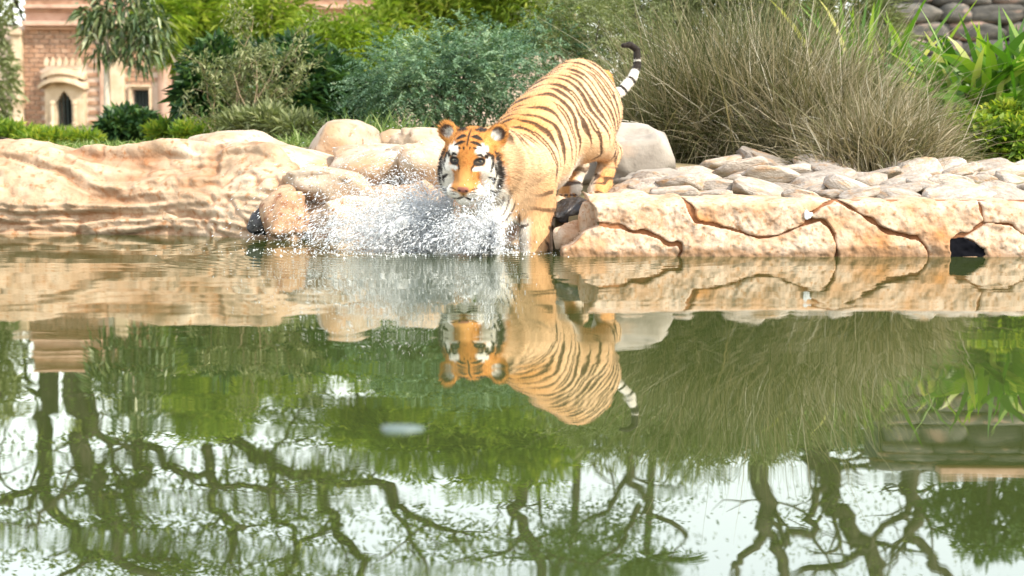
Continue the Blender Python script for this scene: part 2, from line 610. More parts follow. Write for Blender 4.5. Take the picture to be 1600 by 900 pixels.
def bank(name, label, x0, x1, nu, nv, style, seed, cat="rock ledge", top=0.57):
    """long sculpted rock face rising from the water and rounding over to a flat top"""
    us = np.linspace(x0, x1, nu)
    vs = np.linspace(0, 1, nv)
    U, V = np.meshgrid(us, vs)
    topz = top(U) if callable(top) else top + 0 * U
    # profile: 0-.55 the face, .55-.72 the rounded lip, then the top running back
    z_face = -0.25 + (topz + 0.25) * np.clip(V / 0.6, 0, 1) ** 0.95
    lip = sstep(0.5, 0.7, V)
    back = np.clip((V - 0.55) / 0.45, 0, 1)
    Yo = 0.30 * sstep(0.30, 0.60, V) + 1.15 * back ** 1.5
    Z = np.minimum(z_face, topz) - 0.10 * back ** 2
    Y = front(U) - 0.10 + Yo
    X = U.copy()
    zz = Z / 0.5
    if style == 'grain':
        # bands that flow along the rock, bending round a few knots
        warp = 0.35 * fbm(U * 0.9 + seed, zz * 1.2, 0, 3) + 0.12 * np.sin(U * 2.3 + 1.0) + 0.10 * U
        q = zz * 3.4 + warp * 2.6
        r1 = np.abs(vnoise(U * 0.55, q * 1.9, seed))
        r2 = np.abs(vnoise(U * 1.0, q * 5.1, seed + 3))
        ridge = r1 * 0.7 + 0.25 * r2
        r3 = np.abs(vnoise(U * 1.6, q * 7.0, seed + 6))
        crackx = np.abs(fbm(U * 1.4 + 9, zz * 1.0 + 0.6 * U, seed + 2, 4))
        crack = np.exp(-(crackx / 0.05) ** 2) * sstep(-2.9, -2.2, U + 0.4 * vnoise(U * 2, zz * 2, 8))
        groove = np.maximum(np.exp(-(r1 / 0.16) ** 2), 0.6 * np.exp(-(r2 / 0.24) ** 2))
        kn = sstep(-2.35, -1.75, U)
        lump = fbm(U * 3.5, zz * 3.2, seed, 4)
        ridge2 = np.abs(fbm(U * 2.6 + 5, zz * 2.6 - U, seed, 3))
        groove2 = np.exp(-(ridge2 / 0.09) ** 2)
        disp = (1 - kn) * (0.05 * ridge - 0.032 * groove) + kn * (0.03 * lump + 0.02 * r2 - 0.03 * groove2 - 0.015 * groove)
        disp += 0.012 * r3 - 0.018 * crack
        disp += 0.06 * vnoise(U * 1.3, zz * 1.3, seed + 9) + 0.012 * fbm(U * 12, zz * 14, seed, 3)
        stain = np.clip(0.55 * crack + 0.30 * np.exp(-(r3 / 0.2) ** 2) + (1 - kn) * groove * 0.75 + kn * groove2 * 0.7 + 0.25 * sstep(0.08, 0.0, Z) * (0.5 + 0.5 * vnoise(U * 3, zz * 3, 1)), 0, 1)
    else:
        lump = fbm(U * 2.8, zz * 2.4, seed, 4)
        ridge2 = np.abs(fbm(U * 1.8 + 5, zz * 2.2 - U * 0.4, seed, 3))
        groove2 = np.exp(-(ridge2 / 0.07) ** 2)
        disp = 0.07 * lump - 0.07 * groove2 + 0.012 * fbm(U * 12, zz * 14, seed, 3)
        stain = np.clip(groove2 * 0.6, 0, 1)
    for _ in range(2):                                   # weathered: no knife-sharp steps
        pd = np.pad(disp, 1, mode='edge')
        disp = sum(pd[i:i + disp.shape[0], j:j + disp.shape[1]] for i in range(3) for j in range(3)) / 9.0
    f_amt = 1 - 0.65 * sstep(0.62, 0.85, V)
    Y = Y - disp * f_amt * (1 - 0.7 * lip)
    Z = Z + disp * f_amt * (0.25 + 0.75 * lip)
    stain = 0.7 * stain * (1 - 0.6 * sstep(0.6, 0.8, V))
    idx = np.arange(nu * nv).reshape(nv, nu)
    f = np.stack([idx[:-1, :-1], idx[:-1, 1:], idx[1:, 1:], idx[1:, :-1]], -1).reshape(-1, 4)
    me = mesh_np(name, np.stack([X, Y, Z], -1).reshape(-1, 3), f, M['rock'], {"stain": stain.ravel()}, smooth=True)
    o = put(name, me)
    tag(o, label, cat)
    return o
bank("rock_ledge", "long tan rock ledge with flowing wood-like grooves rising from the water at left", -7.5, -0.95, 1300, 200, 'grain', 3,
     top=lambda u: 0.52 + 0.05 * sstep(-2.6, -1.8, u) * sstep(-1.1, -1.7, u) - 0.25 * sstep(-1.55, -1.0, u))
bank("rock_ledge", "low lumpy tan rock face behind the water splash left of the tiger", -1.22, 0.20, 240, 90, 'lump', 11,
     top=lambda u: 0.30 - 0.10 * sstep(-0.6, 0.1, u))

# boulders on the left half of the bank
boulder(375, 250, 210, 92, 10.25, "broad smooth tan boulder forming the hump on the left rock ledge", seed=3, depth=0.9, boxy=0.8, rough=0.12)
boulder(535, 240, 124, 96, 10.2, "tall round-topped pale boulder standing above the lower slabs, left of the tiger", seed=5, depth=0.8, boxy=0.7)
boulder(445, 272, 240, 96, 9.6, "long low tan boulder sloping towards the splash from the left ledge", seed=8, depth=0.9, tilt=0.16, boxy=0.65, rough=0.22)
boulder(600, 272, 190, 100, 9.5, "wide pale boulder directly above the splash", seed=13, depth=0.9, boxy=0.65, tilt=0.08, rough=0.2)
boulder(672, 262, 130, 96, 9.35, "pale boulder just behind the tiger's head", seed=17, depth=0.9, boxy=0.65, rough=0.2)
boulder(518, 292, 170, 66, 9.15, "low flat boulder at the left edge of the splash, below the round-topped one", seed=21, depth=0.7, boxy=0.6, rough=0.22)
boulder(610, 222, 60, 46, 10.6, "small brownish boulder peeking up at the foot of the grass tuft", seed=23, boxy=0.6, rough=0.25)
boulder(664, 226, 90, 50, 10.3, "small pale boulder behind the tiger's left-hand ear", seed=27, boxy=0.6, rough=0.25)
boulder(446, 338, 84, 112, 8.74, "reddish upright rock standing in the water at the left end of the splash", mat='red_rock', seed=31, depth=0.35, rot=0.3, boxy=0.65, rough=0.3)
boulder(408, 346, 40, 46, 8.84, "small dark lump standing in for a shaded cavity beside the reddish upright rock", mat='wet_rock_and_shade', seed=35, depth=0.2, boxy=0.7, rough=0.3)  # dark lump added where a cavity lies in shade
boulder(300, 348, 170, 66, 9.40, "low craggy rock at the waterline left of the small dark lump", mat='rock', seed=33, depth=0.5, rough=0.42, boxy=0.6)
boulder(585, 345, 160, 80, 8.95, "low rock half hidden by the spray of the splash", mat='rock', seed=37, depth=0.5, rough=0.3, boxy=0.6)
# right of the tiger
boulder(990, 246, 150, 124, 9.0, "largest grey boulder, standing just behind the tiger's hind leg", mat='grey_boulder', seed=68, depth=0.6, boxy=0.62, rough=0.26)
boulder(1022, 288, 104, 48, 8.55, "low flat grey boulder at the right foot of the largest grey boulder", mat='grey_boulder', seed=72, depth=0.35, boxy=0.65, rough=0.25)
boulder(905, 272, 90, 60, 9.15, "grey boulder in the shade under the tiger's belly", mat='grey_boulder', seed=43, depth=0.4)
boulder(912, 372, 96, 62, 7.48, "small orange-tan rock at the waterline under the tiger's belly", mat='ledge', seed=47, depth=0.35, boxy=0.6, rough=0.3)
boulder(905, 352, 120, 74, 8.0, "rusty tan rock filling the gap behind the dark wet rock under the tiger", mat='ledge', seed=55, depth=0.5, boxy=0.6, rough=0.25)
boulder(930, 348, 64, 84, 7.40, "tan stone wedged between the dark wet rock and the left end of the orange wall", mat='ledge', seed=57, depth=0.3, boxy=0.6, rough=0.25)
boulder(900, 328, 80, 40, 7.72, "dark wet rock wedged under the tiger's belly", mat='wet_rock_and_shade', seed=49, depth=0.25, boxy=0.6, rough=0.35)
boulder(917, 364, 30, 26, 7.42, "small black lump standing in for a shaded cavity at the left end of the orange wall", mat='wet_rock_and_shade', seed=51, depth=0.1, boxy=0.7, rough=0.25)  # black lump added in place of a shaded cavity
boulder(870, 318, 36, 30, 7.95, "small rusty stone just right of the tiger's front leg", mat='ledge', seed=53, depth=0.12, boxy=0.6, rough=0.3)

# ---- the sculpted stone wall at right, stone by stone
def poly_sd(px, py, poly):
    """signed distance (inside positive) of points to a polygon"""
    d = np.full(px.shape, 1e9)
    inside = np.zeros(px.shape, bool)
    n = len(poly)
    for i in range(n):
        x0, y0 = poly[i]
        x1, y1 = poly[(i + 1) % n]
        ex, ey = x1 - x0, y1 - y0
        t = np.clip(((px - x0) * ex + (py - y0) * ey) / (ex * ex + ey * ey + 1e-12), 0, 1)
        d = np.minimum(d, np.hypot(px - x0 - t * ex, py - y0 - t * ey))
        c = ((y0 > py) != (y1 > py)) & (px < (x1 - x0) * (py - y0) / (y1 - y0 + 1e-12) + x0)
        inside ^= c
    return np.where(inside, d, -d)

WALL_D = 7.10
def wall_surface(X, Z):
    """how far back the face of the wall lies: it leans back and rounds over at its top"""
    return WALL_D - 0.03 * vnoise(X * 2.2, Z * 2.2, 4) + 0.22 * np.clip(Z - 0.05, 0, 1) + 0.20 * sstep(0.215, 0.30, Z) ** 2

def stone_block(name, poly_px, mat, parent, seed, gap=-0.001, pitch=0.0055, swell=0.016, d=WALL_D, bulge_r=0.008):
    pts = [P(x, y, d) for x, y in poly_px]
    poly = [(p.x, p.z) for p in pts]
    xs = np.arange(min(p[0] for p in poly) - 0.02, max(p[0] for p in poly) + 0.02, pitch)
    zs = np.arange(min(p[1] for p in poly) - 0.02, max(p[1] for p in poly) + 0.02, pitch)
    X, Z = np.meshgrid(xs, zs)
    wob = 0.012
    Xw = X + wob * vnoise(X * 18, Z * 18, seed)
    Zw = Z + wob * vnoise(X * 18, Z * 18, seed + 5)
    sd = poly_sd(Xw, Zw, poly) - gap
    keep = sd > -2.2 * pitch
    # vertices just outside slide onto the outline and form the stone's side
    e = pitch * 0.3
    gxx = np.gradient(sd, pitch, axis=1)
    gzz = np.gradient(sd, pitch, axis=0)
    gn = np.maximum(np.hypot(gxx, gzz), 0.5)
    outm = (sd < 0) & keep
    shift = np.where(outm, -sd, 0)
    X = X + shift * gxx / gn ** 2
    Z = Z + shift * gzz / gn ** 2
    r = np.clip(sd / bulge_r, 0, 1)
    prof = np.sqrt(np.clip(1 - (1 - r) ** 2, 0, 1))
    Y = wall_surface(X, Z) - swell * prof + 0.16 * np.clip(-sd / pitch, 0, 2) - 0.010 * fbm(X * 7, Z * 7, seed, 3) - 0.006 * fbm(X * 34, Z * 34, seed, 3)
    idx = -np.ones(X.shape, int)
    cell = keep[:-1, :-1] & keep[1:, :-1] & keep[:-1, 1:] & keep[1:, 1:]
    vid = np.arange(X.size).reshape(X.shape)
    f = np.stack([vid[:-1, :-1], vid[:-1, 1:], vid[1:, 1:], vid[1:, :-1]], -1)[cell]
    used = np.unique(f)
    remap = np.zeros(X.size, int)
    remap[used] = np.arange(len(used))
    v = np.stack([X, Y, Z], -1).reshape(-1, 3)[used]
    wet = 0.75 * sstep(0.045, 0.012, v[:, 2] + 0.02 * vnoise(v[:, 0] * 9, v[:, 2] * 9, 3))
    me = mesh_np(name, v, remap[f], M[mat], {"stain": wet}, smooth=True)
    return put(name, me, parent)

def build_wall():
    w = thing("rock_wall", "low orange-tan wall of large fitted stones with dark rusty cracks along the water at right", "stone wall", (0, 0, 0))
    x0, x1 = P(937, 300, WALL_D).x, P(2430, 300, WALL_D).x
    X, Z = np.meshgrid(np.arange(x0, x1, 0.02), np.arange(-0.6, 0.262, 0.02))
    Y = wall_surface(X, Z) + 0.006
    idx = np.arange(X.size).reshape(X.shape)
    f = np.stack([idx[:-1, :-1], idx[:-1, 1:], idx[1:, 1:], idx[1:, :-1]], -1).reshape(-1, 4)
    put("joint_bed", mesh_np("joint_bed", np.stack([X, Y, Z], -1).reshape(-1, 3), f, M['ledge_joint'], smooth=True), w)
    B = 440
    polys = [
        [(918, 303), (985, 300), (1068, 306), (1087, 346), (1130, 359), (1186, 373), (1216, 371), (1258, 353), (1285, 344), (1301, 366), (1305, 395), (1292, B), (1048, B), (1067, 394), (1061, 382), (1010, 362), (935, 347)],
        [(872, B), (878, 392), (935, 352), (1010, 367), (1056, 385), (1063, 395), (1043, B)],
        [(1071, 306), (1310, 310), (1262, 334), (1256, 350), (1215, 368), (1186, 370), (1130, 356), (1090, 343)],
        [(1264, 335), (1311, 316), (1350, 341), (1390, 363), (1430, 373), (1446, 391), (1441, B), (1295, B), (1308, 395), (1304, 365), (1287, 343)],
        [(1313, 311), (1533, 314), (1536, 345), (1500, 366), (1484, 374), (1482, 400), (1462, B), (1443, B), (1449, 390), (1433, 371), (1391, 360), (1351, 338)],
        [(1535, 314), (1660, 314), (1660, 382), (1601, 368), (1581, 351), (1538, 345)],
        [(1538, 349), (1580, 354), (1600, 371), (1640, 385), (1660, B), (1466, B), (1484, 402), (1536, 401), (1534, 388), (1500, 372)],
        [(1662, 314), (1812, 312), (1836, 350), (1812, B), (1664, B)],
        [(1815, 312), (2100, 314), (2090, 372), (1960, 360), (1838, 352)],
        [(1839, 354), (1960, 363), (2089, 375), (2110, B), (1815, B)],
        [(2103, 314), (2420, 312), (2440, B), (2113, B), (2093, 374)],
    ]
    for i, p in enumerate(polys):
        stone_block("stone", p, 'ledge', w, 20 + i)
    # gap between two stones at the waterline: its shade painted as a black patch
    stone_block("shade_patch", [(1478, 372), (1503, 369), (1537, 386), (1540, 404), (1530, 440), (1470, 440)], 'gap_shade', w, 60, swell=0.004, bulge_r=0.006)
build_wall()

# ---- cobbles set in the slope above the wall
def build_cobbles():
    root = thing("cobble_slope", "sloping band of pale rounded cobbles between the orange wall and the dry grass", "stones", (0, 0, 0))
    variants = [rock_mesh("cobble", (1, 1, 1), M['cobble'], 200 + i, 0.24, sub=ICO4, boxy=0.7, fine=0.035) for i in range(9)]
    r = random.Random(5)
    row_py = [304, 294, 282, 270, 259, 249, 240]
    n = 0
    for j, py in enumerate(row_py):
        px = 945 + (j % 2) * 34
        while px < 2250:
            wpx = r.uniform(44, 104)
            y2 = py + (px - 960) * 0.012 + r.uniform(-4, 4)
            top_limit = 234 + max(0, px - 1130) * 0.065
            if not (j > 2 and px < 1035) and y2 > top_limit:
                p = hit(px + wpx / 2, y2, 7.2, 14)
                k = PXM(p.y)
                w = wpx * k * 1.15
                dp = w * r.uniform(0.7, 1.0)
                h = min(w * r.uniform(0.32, 0.48), 0.12)
                put("cobble", variants[n % 9], root, (p.x, p.y, p.z + h * r.uniform(-0.06, 0.10)),
                    (r.uniform(0.10, 0.40), r.uniform(-0.3, 0.3), r.uniform(-0.5, 0.5) + (math.pi if r.random() < .5 else 0)), (w, dp, h))
                n += 1
            px += wpx * 0.86
    return n
build_cobbles()

def white_mark():
    p = P(1262, 336, WALL_D)
    r = random.Random(2)
    n = 14
    X0, Z0 = p.x, p.z
    pts = []
    for i in range(n):
        a = 2 * math.pi * i / n
        q = 1 + 0.35 * r.uniform(-1, 1)
        pts.append((X0 + 0.018 * q * math.cos(a), Z0 + 0.022 * q * math.sin(a)))
    mb = MB((X0, WALL_D, Z0))
    ys = float(wall_surface(np.array(X0), np.array(Z0))) - 0.034
    mb.prism(pts, ys, ys + 0.012)
    o = mb.build("white_scrap", mat_surface("chalky_white", [(0.3, (0.6, 0.6, 0.6)), (0.7, (0.82, 0.83, 0.84))], scale=30, bump=0.4), bevel=0.003)
    o.location = (X0, WALL_D, Z0)
    tag(o, "small white flake stuck high on the orange wall, right of its middle", "flake")
white_mark()

# ------------------------------------------------------------------ tiger
def cap_sd(p, a, b, ra, rb):
    a, b = np.asarray(a, float), np.asarray(b, float)
    ab = b - a
    t = np.clip(((p - a) @ ab) / (ab @ ab), 0, 1)
    return np.linalg.norm(p - a - t[:, None] * ab, axis=1) - (ra + (rb - ra) * t)

def ell_sd(p, c, r, rot=None):
    q = p - np.asarray(c, float)
    if rot is not None:
        q = q @ rot
    r = np.asarray(r, float)
    k0 = np.linalg.norm(q / r, axis=1)
    k1 = np.linalg.norm(q / (r * r), axis=1) + 1e-9
    return k0 * (k0 - 1.0) / k1

def smin(a, b, k):
    h = np.clip(0.5 + 0.5 * (b - a) / k, 0, 1)
    return b + (a - b) * h - k * h * (1 - h)

def smax(a, b, k):
    return -smin(-a, -b, k)

HEAD_C = np.array(P(737, 254, 7.36))
_hm = (Matrix.Rotation(math.radians(-10), 3, 'Z') @ Matrix.Rotation(math.radians(-11), 3, 'X') @ Matrix.Rotation(math.radians(3), 3, 'Y'))
# head-local axes: x = image right, y = out of the face (towards the camera), z = up
HX = np.array(_hm @ Vector((1, 0, 0)))
HY = np.array(_hm @ Vector((0, -1, 0)))
HZ = np.array(_hm @ Vector((0, 0, 1)))
HY = HY / np.linalg.norm(HY)
if HY[2] > 0:
    _hm = (Matrix.Rotation(math.radians(-10), 3, 'Z') @ Matrix.Rotation(math.radians(11), 3, 'X') @ Matrix.Rotation(math.radians(3), 3, 'Y'))
    HX = np.array(_hm @ Vector((1, 0, 0))); HY = np.array(_hm @ Vector((0, -1, 0))); HZ = np.array(_hm @ Vector((0, 0, 1)))
HB = np.stack([HX, HY, HZ], 1)          # columns: local axes in world space

def head_local(p):
    return (p - HEAD_C) @ HB

def head_world(q):
    return HEAD_C + np.asarray(q, float) @ HB.T

def rot2(ax, deg):
    return np.array(Matrix.Rotation(math.radians(deg), 3, ax))

def head_sd(p):
    q = head_local(p)
    s = np.abs(q[:, 0])
    m = np.stack([s, q[:, 1], q[:, 2]], 1)                 # mirrored half
    d = ell_sd(q, (0, -0.015, 0.045), (0.122, 0.135, 0.122))
    d = smin(d, ell_sd(m, (0.078, -0.005, -0.050), (0.078, 0.085, 0.105)), 0.05)      # cheek ruff
    d = smin(d, ell_sd(m, (0.105, -0.035, -0.100), (0.045, 0.05, 0.07)), 0.04)
    d = smin(d, cap_sd(q, (0, 0.055, 0.070), (0, 0.152, -0.082), 0.060, 0.048), 0.035)  # nose bridge
    d = smin(d, ell_sd(m, (0.055, 0.075, 0.068), (0.042, 0.036, 0.026)), 0.025)       # brow
    d = smin(d, ell_sd(m, (0.070, 0.070, -0.012), (0.042, 0.040, 0.030)), 0.03)       # cheek bone
    d = smin(d, ell_sd(m, (0.038, 0.140, -0.108), (0.050, 0.056, 0.040)), 0.025)      # muzzle pad
    d = smin(d, cap_sd(q, (0, -0.02, -0.11), (0, 0.105, -0.140), 0.085, 0.046), 0.03)  # jaw
    d = smin(d, ell_sd(q, (0, 0.125, -0.152), (0.042, 0.045, 0.028)), 0.02)           # chin
    d = smin(d, ell_sd(q, (0, 0.187, -0.088), (0.034, 0.020, 0.022)), 0.012)          # nose pad
    # mouth and the split under the nose
    d = smax(d, -cap_sd(q, (0, 0.200, -0.106), (0, 0.200, -0.128), 0.005, 0.005), 0.012)
    d = smax(d, -cap_sd(m, (0, 0.190, -0.133), (0.062, 0.140, -0.141), 0.006, 0.004), 0.012)
    # eye sockets
    d = smax(d, -ell_sd(m, (0.060, 0.116, 0.029), (0.024, 0.026, 0.0125)), 0.012)
    # ears: cupped discs leaning outward
    er = rot2('Y', 30)
    ear = ell_sd(m, (0.121, -0.030, 0.138), (0.046, 0.022, 0.051), er)
    ear = smax(ear, -ell_sd(m, (0.126, 0.000, 0.141), (0.033, 0.024, 0.037), er), 0.014)
    d = smin(d, ear, 0.034)
    return d

def V3(px, py, d):
    return np.array(P(px, py, d))

T = dict(
    pelvis=V3(903, 148, 8.28), loin=V3(875, 179, 8.10), mid=V3(851, 210, 7.96), rib=V3(829, 239, 7.80), chest=V3(800, 262, 7.64),
    neck=V3(775, 250, 7.52),
)
SPINE = [T['pelvis'] + (T['pelvis'] - T['loin']) * 0.6, T['pelvis'], T['loin'], T['mid'], T['rib'], T['chest'], HEAD_C + HY * -0.05]
# limb bones: (name, a, b, ra, rb)
LIMBS = [
    ("fl", V3(830, 262, 7.58), V3(838, 320, 7.62), 0.125, 0.090),
    ("fl", V3(838, 320, 7.62), V3(835, 372, 7.55), 0.086, 0.066),
    ("fl", V3(835, 372, 7.55), V3(833, 425, 7.50), 0.066, 0.066),
    ("fr", V3(785, 268, 7.58), V3(776, 325, 7.56), 0.110, 0.078),
    ("fr", V3(776, 325, 7.56), V3(768, 362, 7.46), 0.074, 0.058),
    ("fr", V3(768, 362, 7.46), V3(762, 396, 7.38), 0.058, 0.062),
    ("hl", V3(924, 178, 8.27), V3(922, 218, 7.93), 0.165, 0.105),
    ("hl", V3(922, 218, 7.93), V3(954, 238, 8.33), 0.100, 0.055),
    ("hl", V3(954, 238, 8.33), V3(939, 292, 8.21), 0.055, 0.047),
    ("hl", V3(939, 292, 8.21), V3(933, 301, 8.09), 0.054, 0.050),
    ("hr", V3(884, 190, 8.47), V3(872, 232, 8.15), 0.150, 0.100),
    ("hr", V3(872, 232, 8.15), V3(903, 258, 8.61), 0.095, 0.054),
    ("hr", V3(903, 258, 8.61), V3(892, 296, 8.51), 0.052, 0.046),
    ("hr", V3(892, 296, 8.51), V3(886, 302, 8.39), 0.052, 0.048),
]
TAIL = [V3(944, 122, 8.46), V3(955, 150, 8.58), V3(969, 144, 8.64), V3(987, 124, 8.68), V3(996, 102, 8.72), V3(995, 78, 8.74), V3(985, 70, 8.72), V3(974, 71, 8.70)]
TAIL_R = [0.042, 0.034, 0.029, 0.026, 0.021, 0.018, 0.017, 0.013]

def trunk_sd(p):
    d = cap_sd(p, T['pelvis'], T['loin'], 0.188, 0.198)
    d = smin(d, cap_sd(p, T['loin'], T['mid'], 0.198, 0.214), 0.05)
    d = smin(d, cap_sd(p, T['mid'], T['rib'], 0.214, 0.217), 0.05)
    d = smin(d, cap_sd(p, T['rib'], T['chest'], 0.218, 0.172), 0.05)
    d = smin(d, cap_sd(p, T['chest'], T['neck'], 0.165, 0.150), 0.06)
    d = smin(d, cap_sd(p, T['neck'], HEAD_C - HY * 0.02, 0.145, 0.118), 0.06)
    d = smin(d, ell_sd(p, T['chest'] + np.array([-0.03, -0.06, -0.10]), (0.13, 0.12, 0.14)), 0.07)
    return d

def tiger_parts(p):
    head = head_sd(p)
    trunk = trunk_sd(p)
    limbs = {}
    for n, a, b, ra, rb in LIMBS:
        d = cap_sd(p, a, b, ra, rb)
        limbs[n] = d if n not in limbs else smin(limbs[n], d, 0.035)
    # toes of the left hind paw
    for n, base in (("hl", LIMBS[9][2]), ("hr", LIMBS[13][2]), ("fr", LIMBS[5][2])):
        for k in range(4):
            c = base + np.array([(-0.042 + 0.028 * k), -0.045 - (0.012 if k in (1, 2) else 0), -0.022])
            limbs[n] = smin(limbs[n], ell_sd(p, c, (0.018, 0.032, 0.022)), 0.012)
    tail = np.full(len(p), 9.0)
    for i in range(len(TAIL) - 1):
        tail = np.minimum(tail, cap_sd(p, TAIL[i], TAIL[i + 1], TAIL_R[i], TAIL_R[i + 1]))
    return head, trunk, limbs, tail

def tiger_sd(p):
    head, trunk, limbs, tail = tiger_parts(p)
    d = trunk
    for n, l in limbs.items():
        d = smin(d, l, 0.085 if n != "hr" else 0.06)
    d = smin(d, tail, 0.03)
    d = smin(d, head, 0.06)
    return d

def surface_nets(fn, lo, hi, h):
    lo, hi = np.asarray(lo, float), np.asarray(hi, float)
    nx, ny, nz = np.ceil((hi - lo) / h).astype(int) + 1
    # coarse pass to skip empty space
    C = 4
    gx, gy, gz_ = [np.arange(0, n + C, C) for n in (nx, ny, nz)]
    G = np.stack(np.meshgrid(gx, gy, gz_, indexing='ij'), -1)
    dc = fn(lo + G.reshape(-1, 3) * h).reshape(G.shape[:3])
    near = np.abs(dc) < C * h * 2.2
    F = np.repeat(np.repeat(np.repeat(np.sign(dc) * 1.0, C, 0), C, 1), C, 2)[:nx, :ny, :nz].copy()
    nm = np.repeat(np.repeat(np.repeat(near, C, 0), C, 1), C, 2)[:nx, :ny, :nz]
    ii = np.argwhere(nm)
    F[nm] = fn(lo + ii * h)
    s = F < 0
    cs = np.zeros((nx - 1, ny - 1, nz - 1), int)
    corners = [(a, b, c) for a in (0, 1) for b in (0, 1) for c in (0, 1)]
    for a, b, c in corners:
        cs += s[a:nx - 1 + a, b:ny - 1 + b, c:nz - 1 + c]
    cells = np.argwhere((cs > 0) & (cs < 8))
    vid = -np.ones((nx - 1, ny - 1, nz - 1), int)
    vid[tuple(cells.T)] = np.arange(len(cells))
    acc = np.zeros((len(cells), 3))
    cnt = np.zeros(len(cells))
    val = {c: F[cells[:, 0] + c[0], cells[:, 1] + c[1], cells[:, 2] + c[2]] for c in corners}
    for a in corners:
        for ax in range(3):
            if a[ax] == 0:
                b = list(a); b[ax] = 1; b = tuple(b)
                fa, fb = val[a], val[b]
                cr = (fa < 0) != (fb < 0)
                t = np.where(cr, fa / np.where(np.abs(fa - fb) < 1e-12, 1, fa - fb), 0)
                q = np.tile(np.array(a, float), (len(cells), 1))
                q[:, ax] += t
                acc += q * cr[:, None]
                cnt += cr
    verts = lo + (cells + acc / np.maximum(cnt, 1)[:, None]) * h
    faces = []
    for ax in range(3):
        o1, o2 = (ax + 1) % 3, (ax + 2) % 3
        sl0 = [slice(1, None)] * 3
        a = np.take(s, range(0, s.shape[ax] - 1), ax)
        b = np.take(s, range(1, s.shape[ax]), ax)
        e = np.argwhere(a != b)
        e = e[(e[:, o1] > 0) & (e[:, o2] > 0) & (e[:, o1] < s.shape[o1] - 1) & (e[:, o2] < s.shape[o2] - 1)]
        q = []
        for d1, d2 in ((-1, -1), (0, -1), (0, 0), (-1, 0)):
            c = e.copy()
            c[:, o1] += d1
            c[:, o2] += d2
            q.append(vid[tuple(c.T)])
        q = np.stack(q, 1)
        flip = a[tuple(e.T)] == False
        q[flip] = q[flip][:, ::-1]
        faces.append(q[(q >= 0).all(1)])
    return verts, np.concatenate(faces)

def subdivide(v, f):
    """each quad into four"""
    e = np.concatenate([f[:, [0, 1]], f[:, [1, 2]], f[:, [2, 3]], f[:, [3, 0]]])
    es = np.sort(e, 1)
    u, inv = np.unique(es[:, 0].astype(np.int64) * (len(v) + 1) + es[:, 1], return_inverse=True)
    ua, ub = u // (len(v) + 1), u % (len(v) + 1)
    ev = (v[ua] + v[ub]) / 2
    fv = v[f].mean(1)
    n = len(f)
    inv = inv.reshape(-1) + len(v)
    e0, e1, e2, e3 = inv[:n], inv[n:2 * n], inv[2 * n:3 * n], inv[3 * n:]
    c = len(v) + len(ev) + np.arange(n)
    nf = np.concatenate([np.stack([f[:, 0], e0, c, e3], 1), np.stack([e0, f[:, 1], e1, c], 1),
                         np.stack([c, e1, f[:, 2], e2], 1), np.stack([e3, c, e2, f[:, 3]], 1)])
    return np.concatenate([v, ev, fv]), nf

def project(v, fn, it=3, eps=0.002):
    for _ in range(it):
        d = fn(v)
        g = np.stack([fn(v + np.eye(3)[i] * eps) - fn(v - np.eye(3)[i] * eps) for i in range(3)], 1) / (2 * eps)
        n2 = np.maximum((g * g).sum(1), 0.25)
        v = v - np.clip(d / n2, -0.01, 0.01)[:, None] * g
    return v, g / np.maximum(np.linalg.norm(g, axis=1), 1e-6)[:, None]

def strokes(x, z, lines, soft=0.0025):
    m = np.zeros(len(x))
    for pts, w in lines:
        d = np.full(len(x), 9.0)
        L = len(pts)
        for i in range(L - 1):
            (x0, z0), (x1, z1) = pts[i], pts[i + 1]
            ex, ez = x1 - x0, z1 - z0
            t = np.clip(((x - x0) * ex + (z - z0) * ez) / (ex * ex + ez * ez + 1e-12), 0, 1)
            tt = (i + t) / (L - 1)
            ww = 1.18 * w * (1 - 0.75 * np.abs(2 * tt - 1) ** 2)
            d = np.minimum(d, np.hypot(x - x0 - t * ex, z - z0 - t * ez) - ww)
        m = np.maximum(m, sstep(soft, -soft, d))
    return m

ORANGE = np.array([0.58, 0.255, 0.065])
PEACH = np.array([0.66, 0.43, 0.24])
WHITE = np.array([0.80, 0.74, 0.64])
BLACK = np.array([0.022, 0.016, 0.012])
BROWN = np.array([0.045, 0.018, 0.007])

def mixc(c, k, m):
    return c * (1 - m[:, None]) + np.asarray(k)[None, :] * m[:, None]

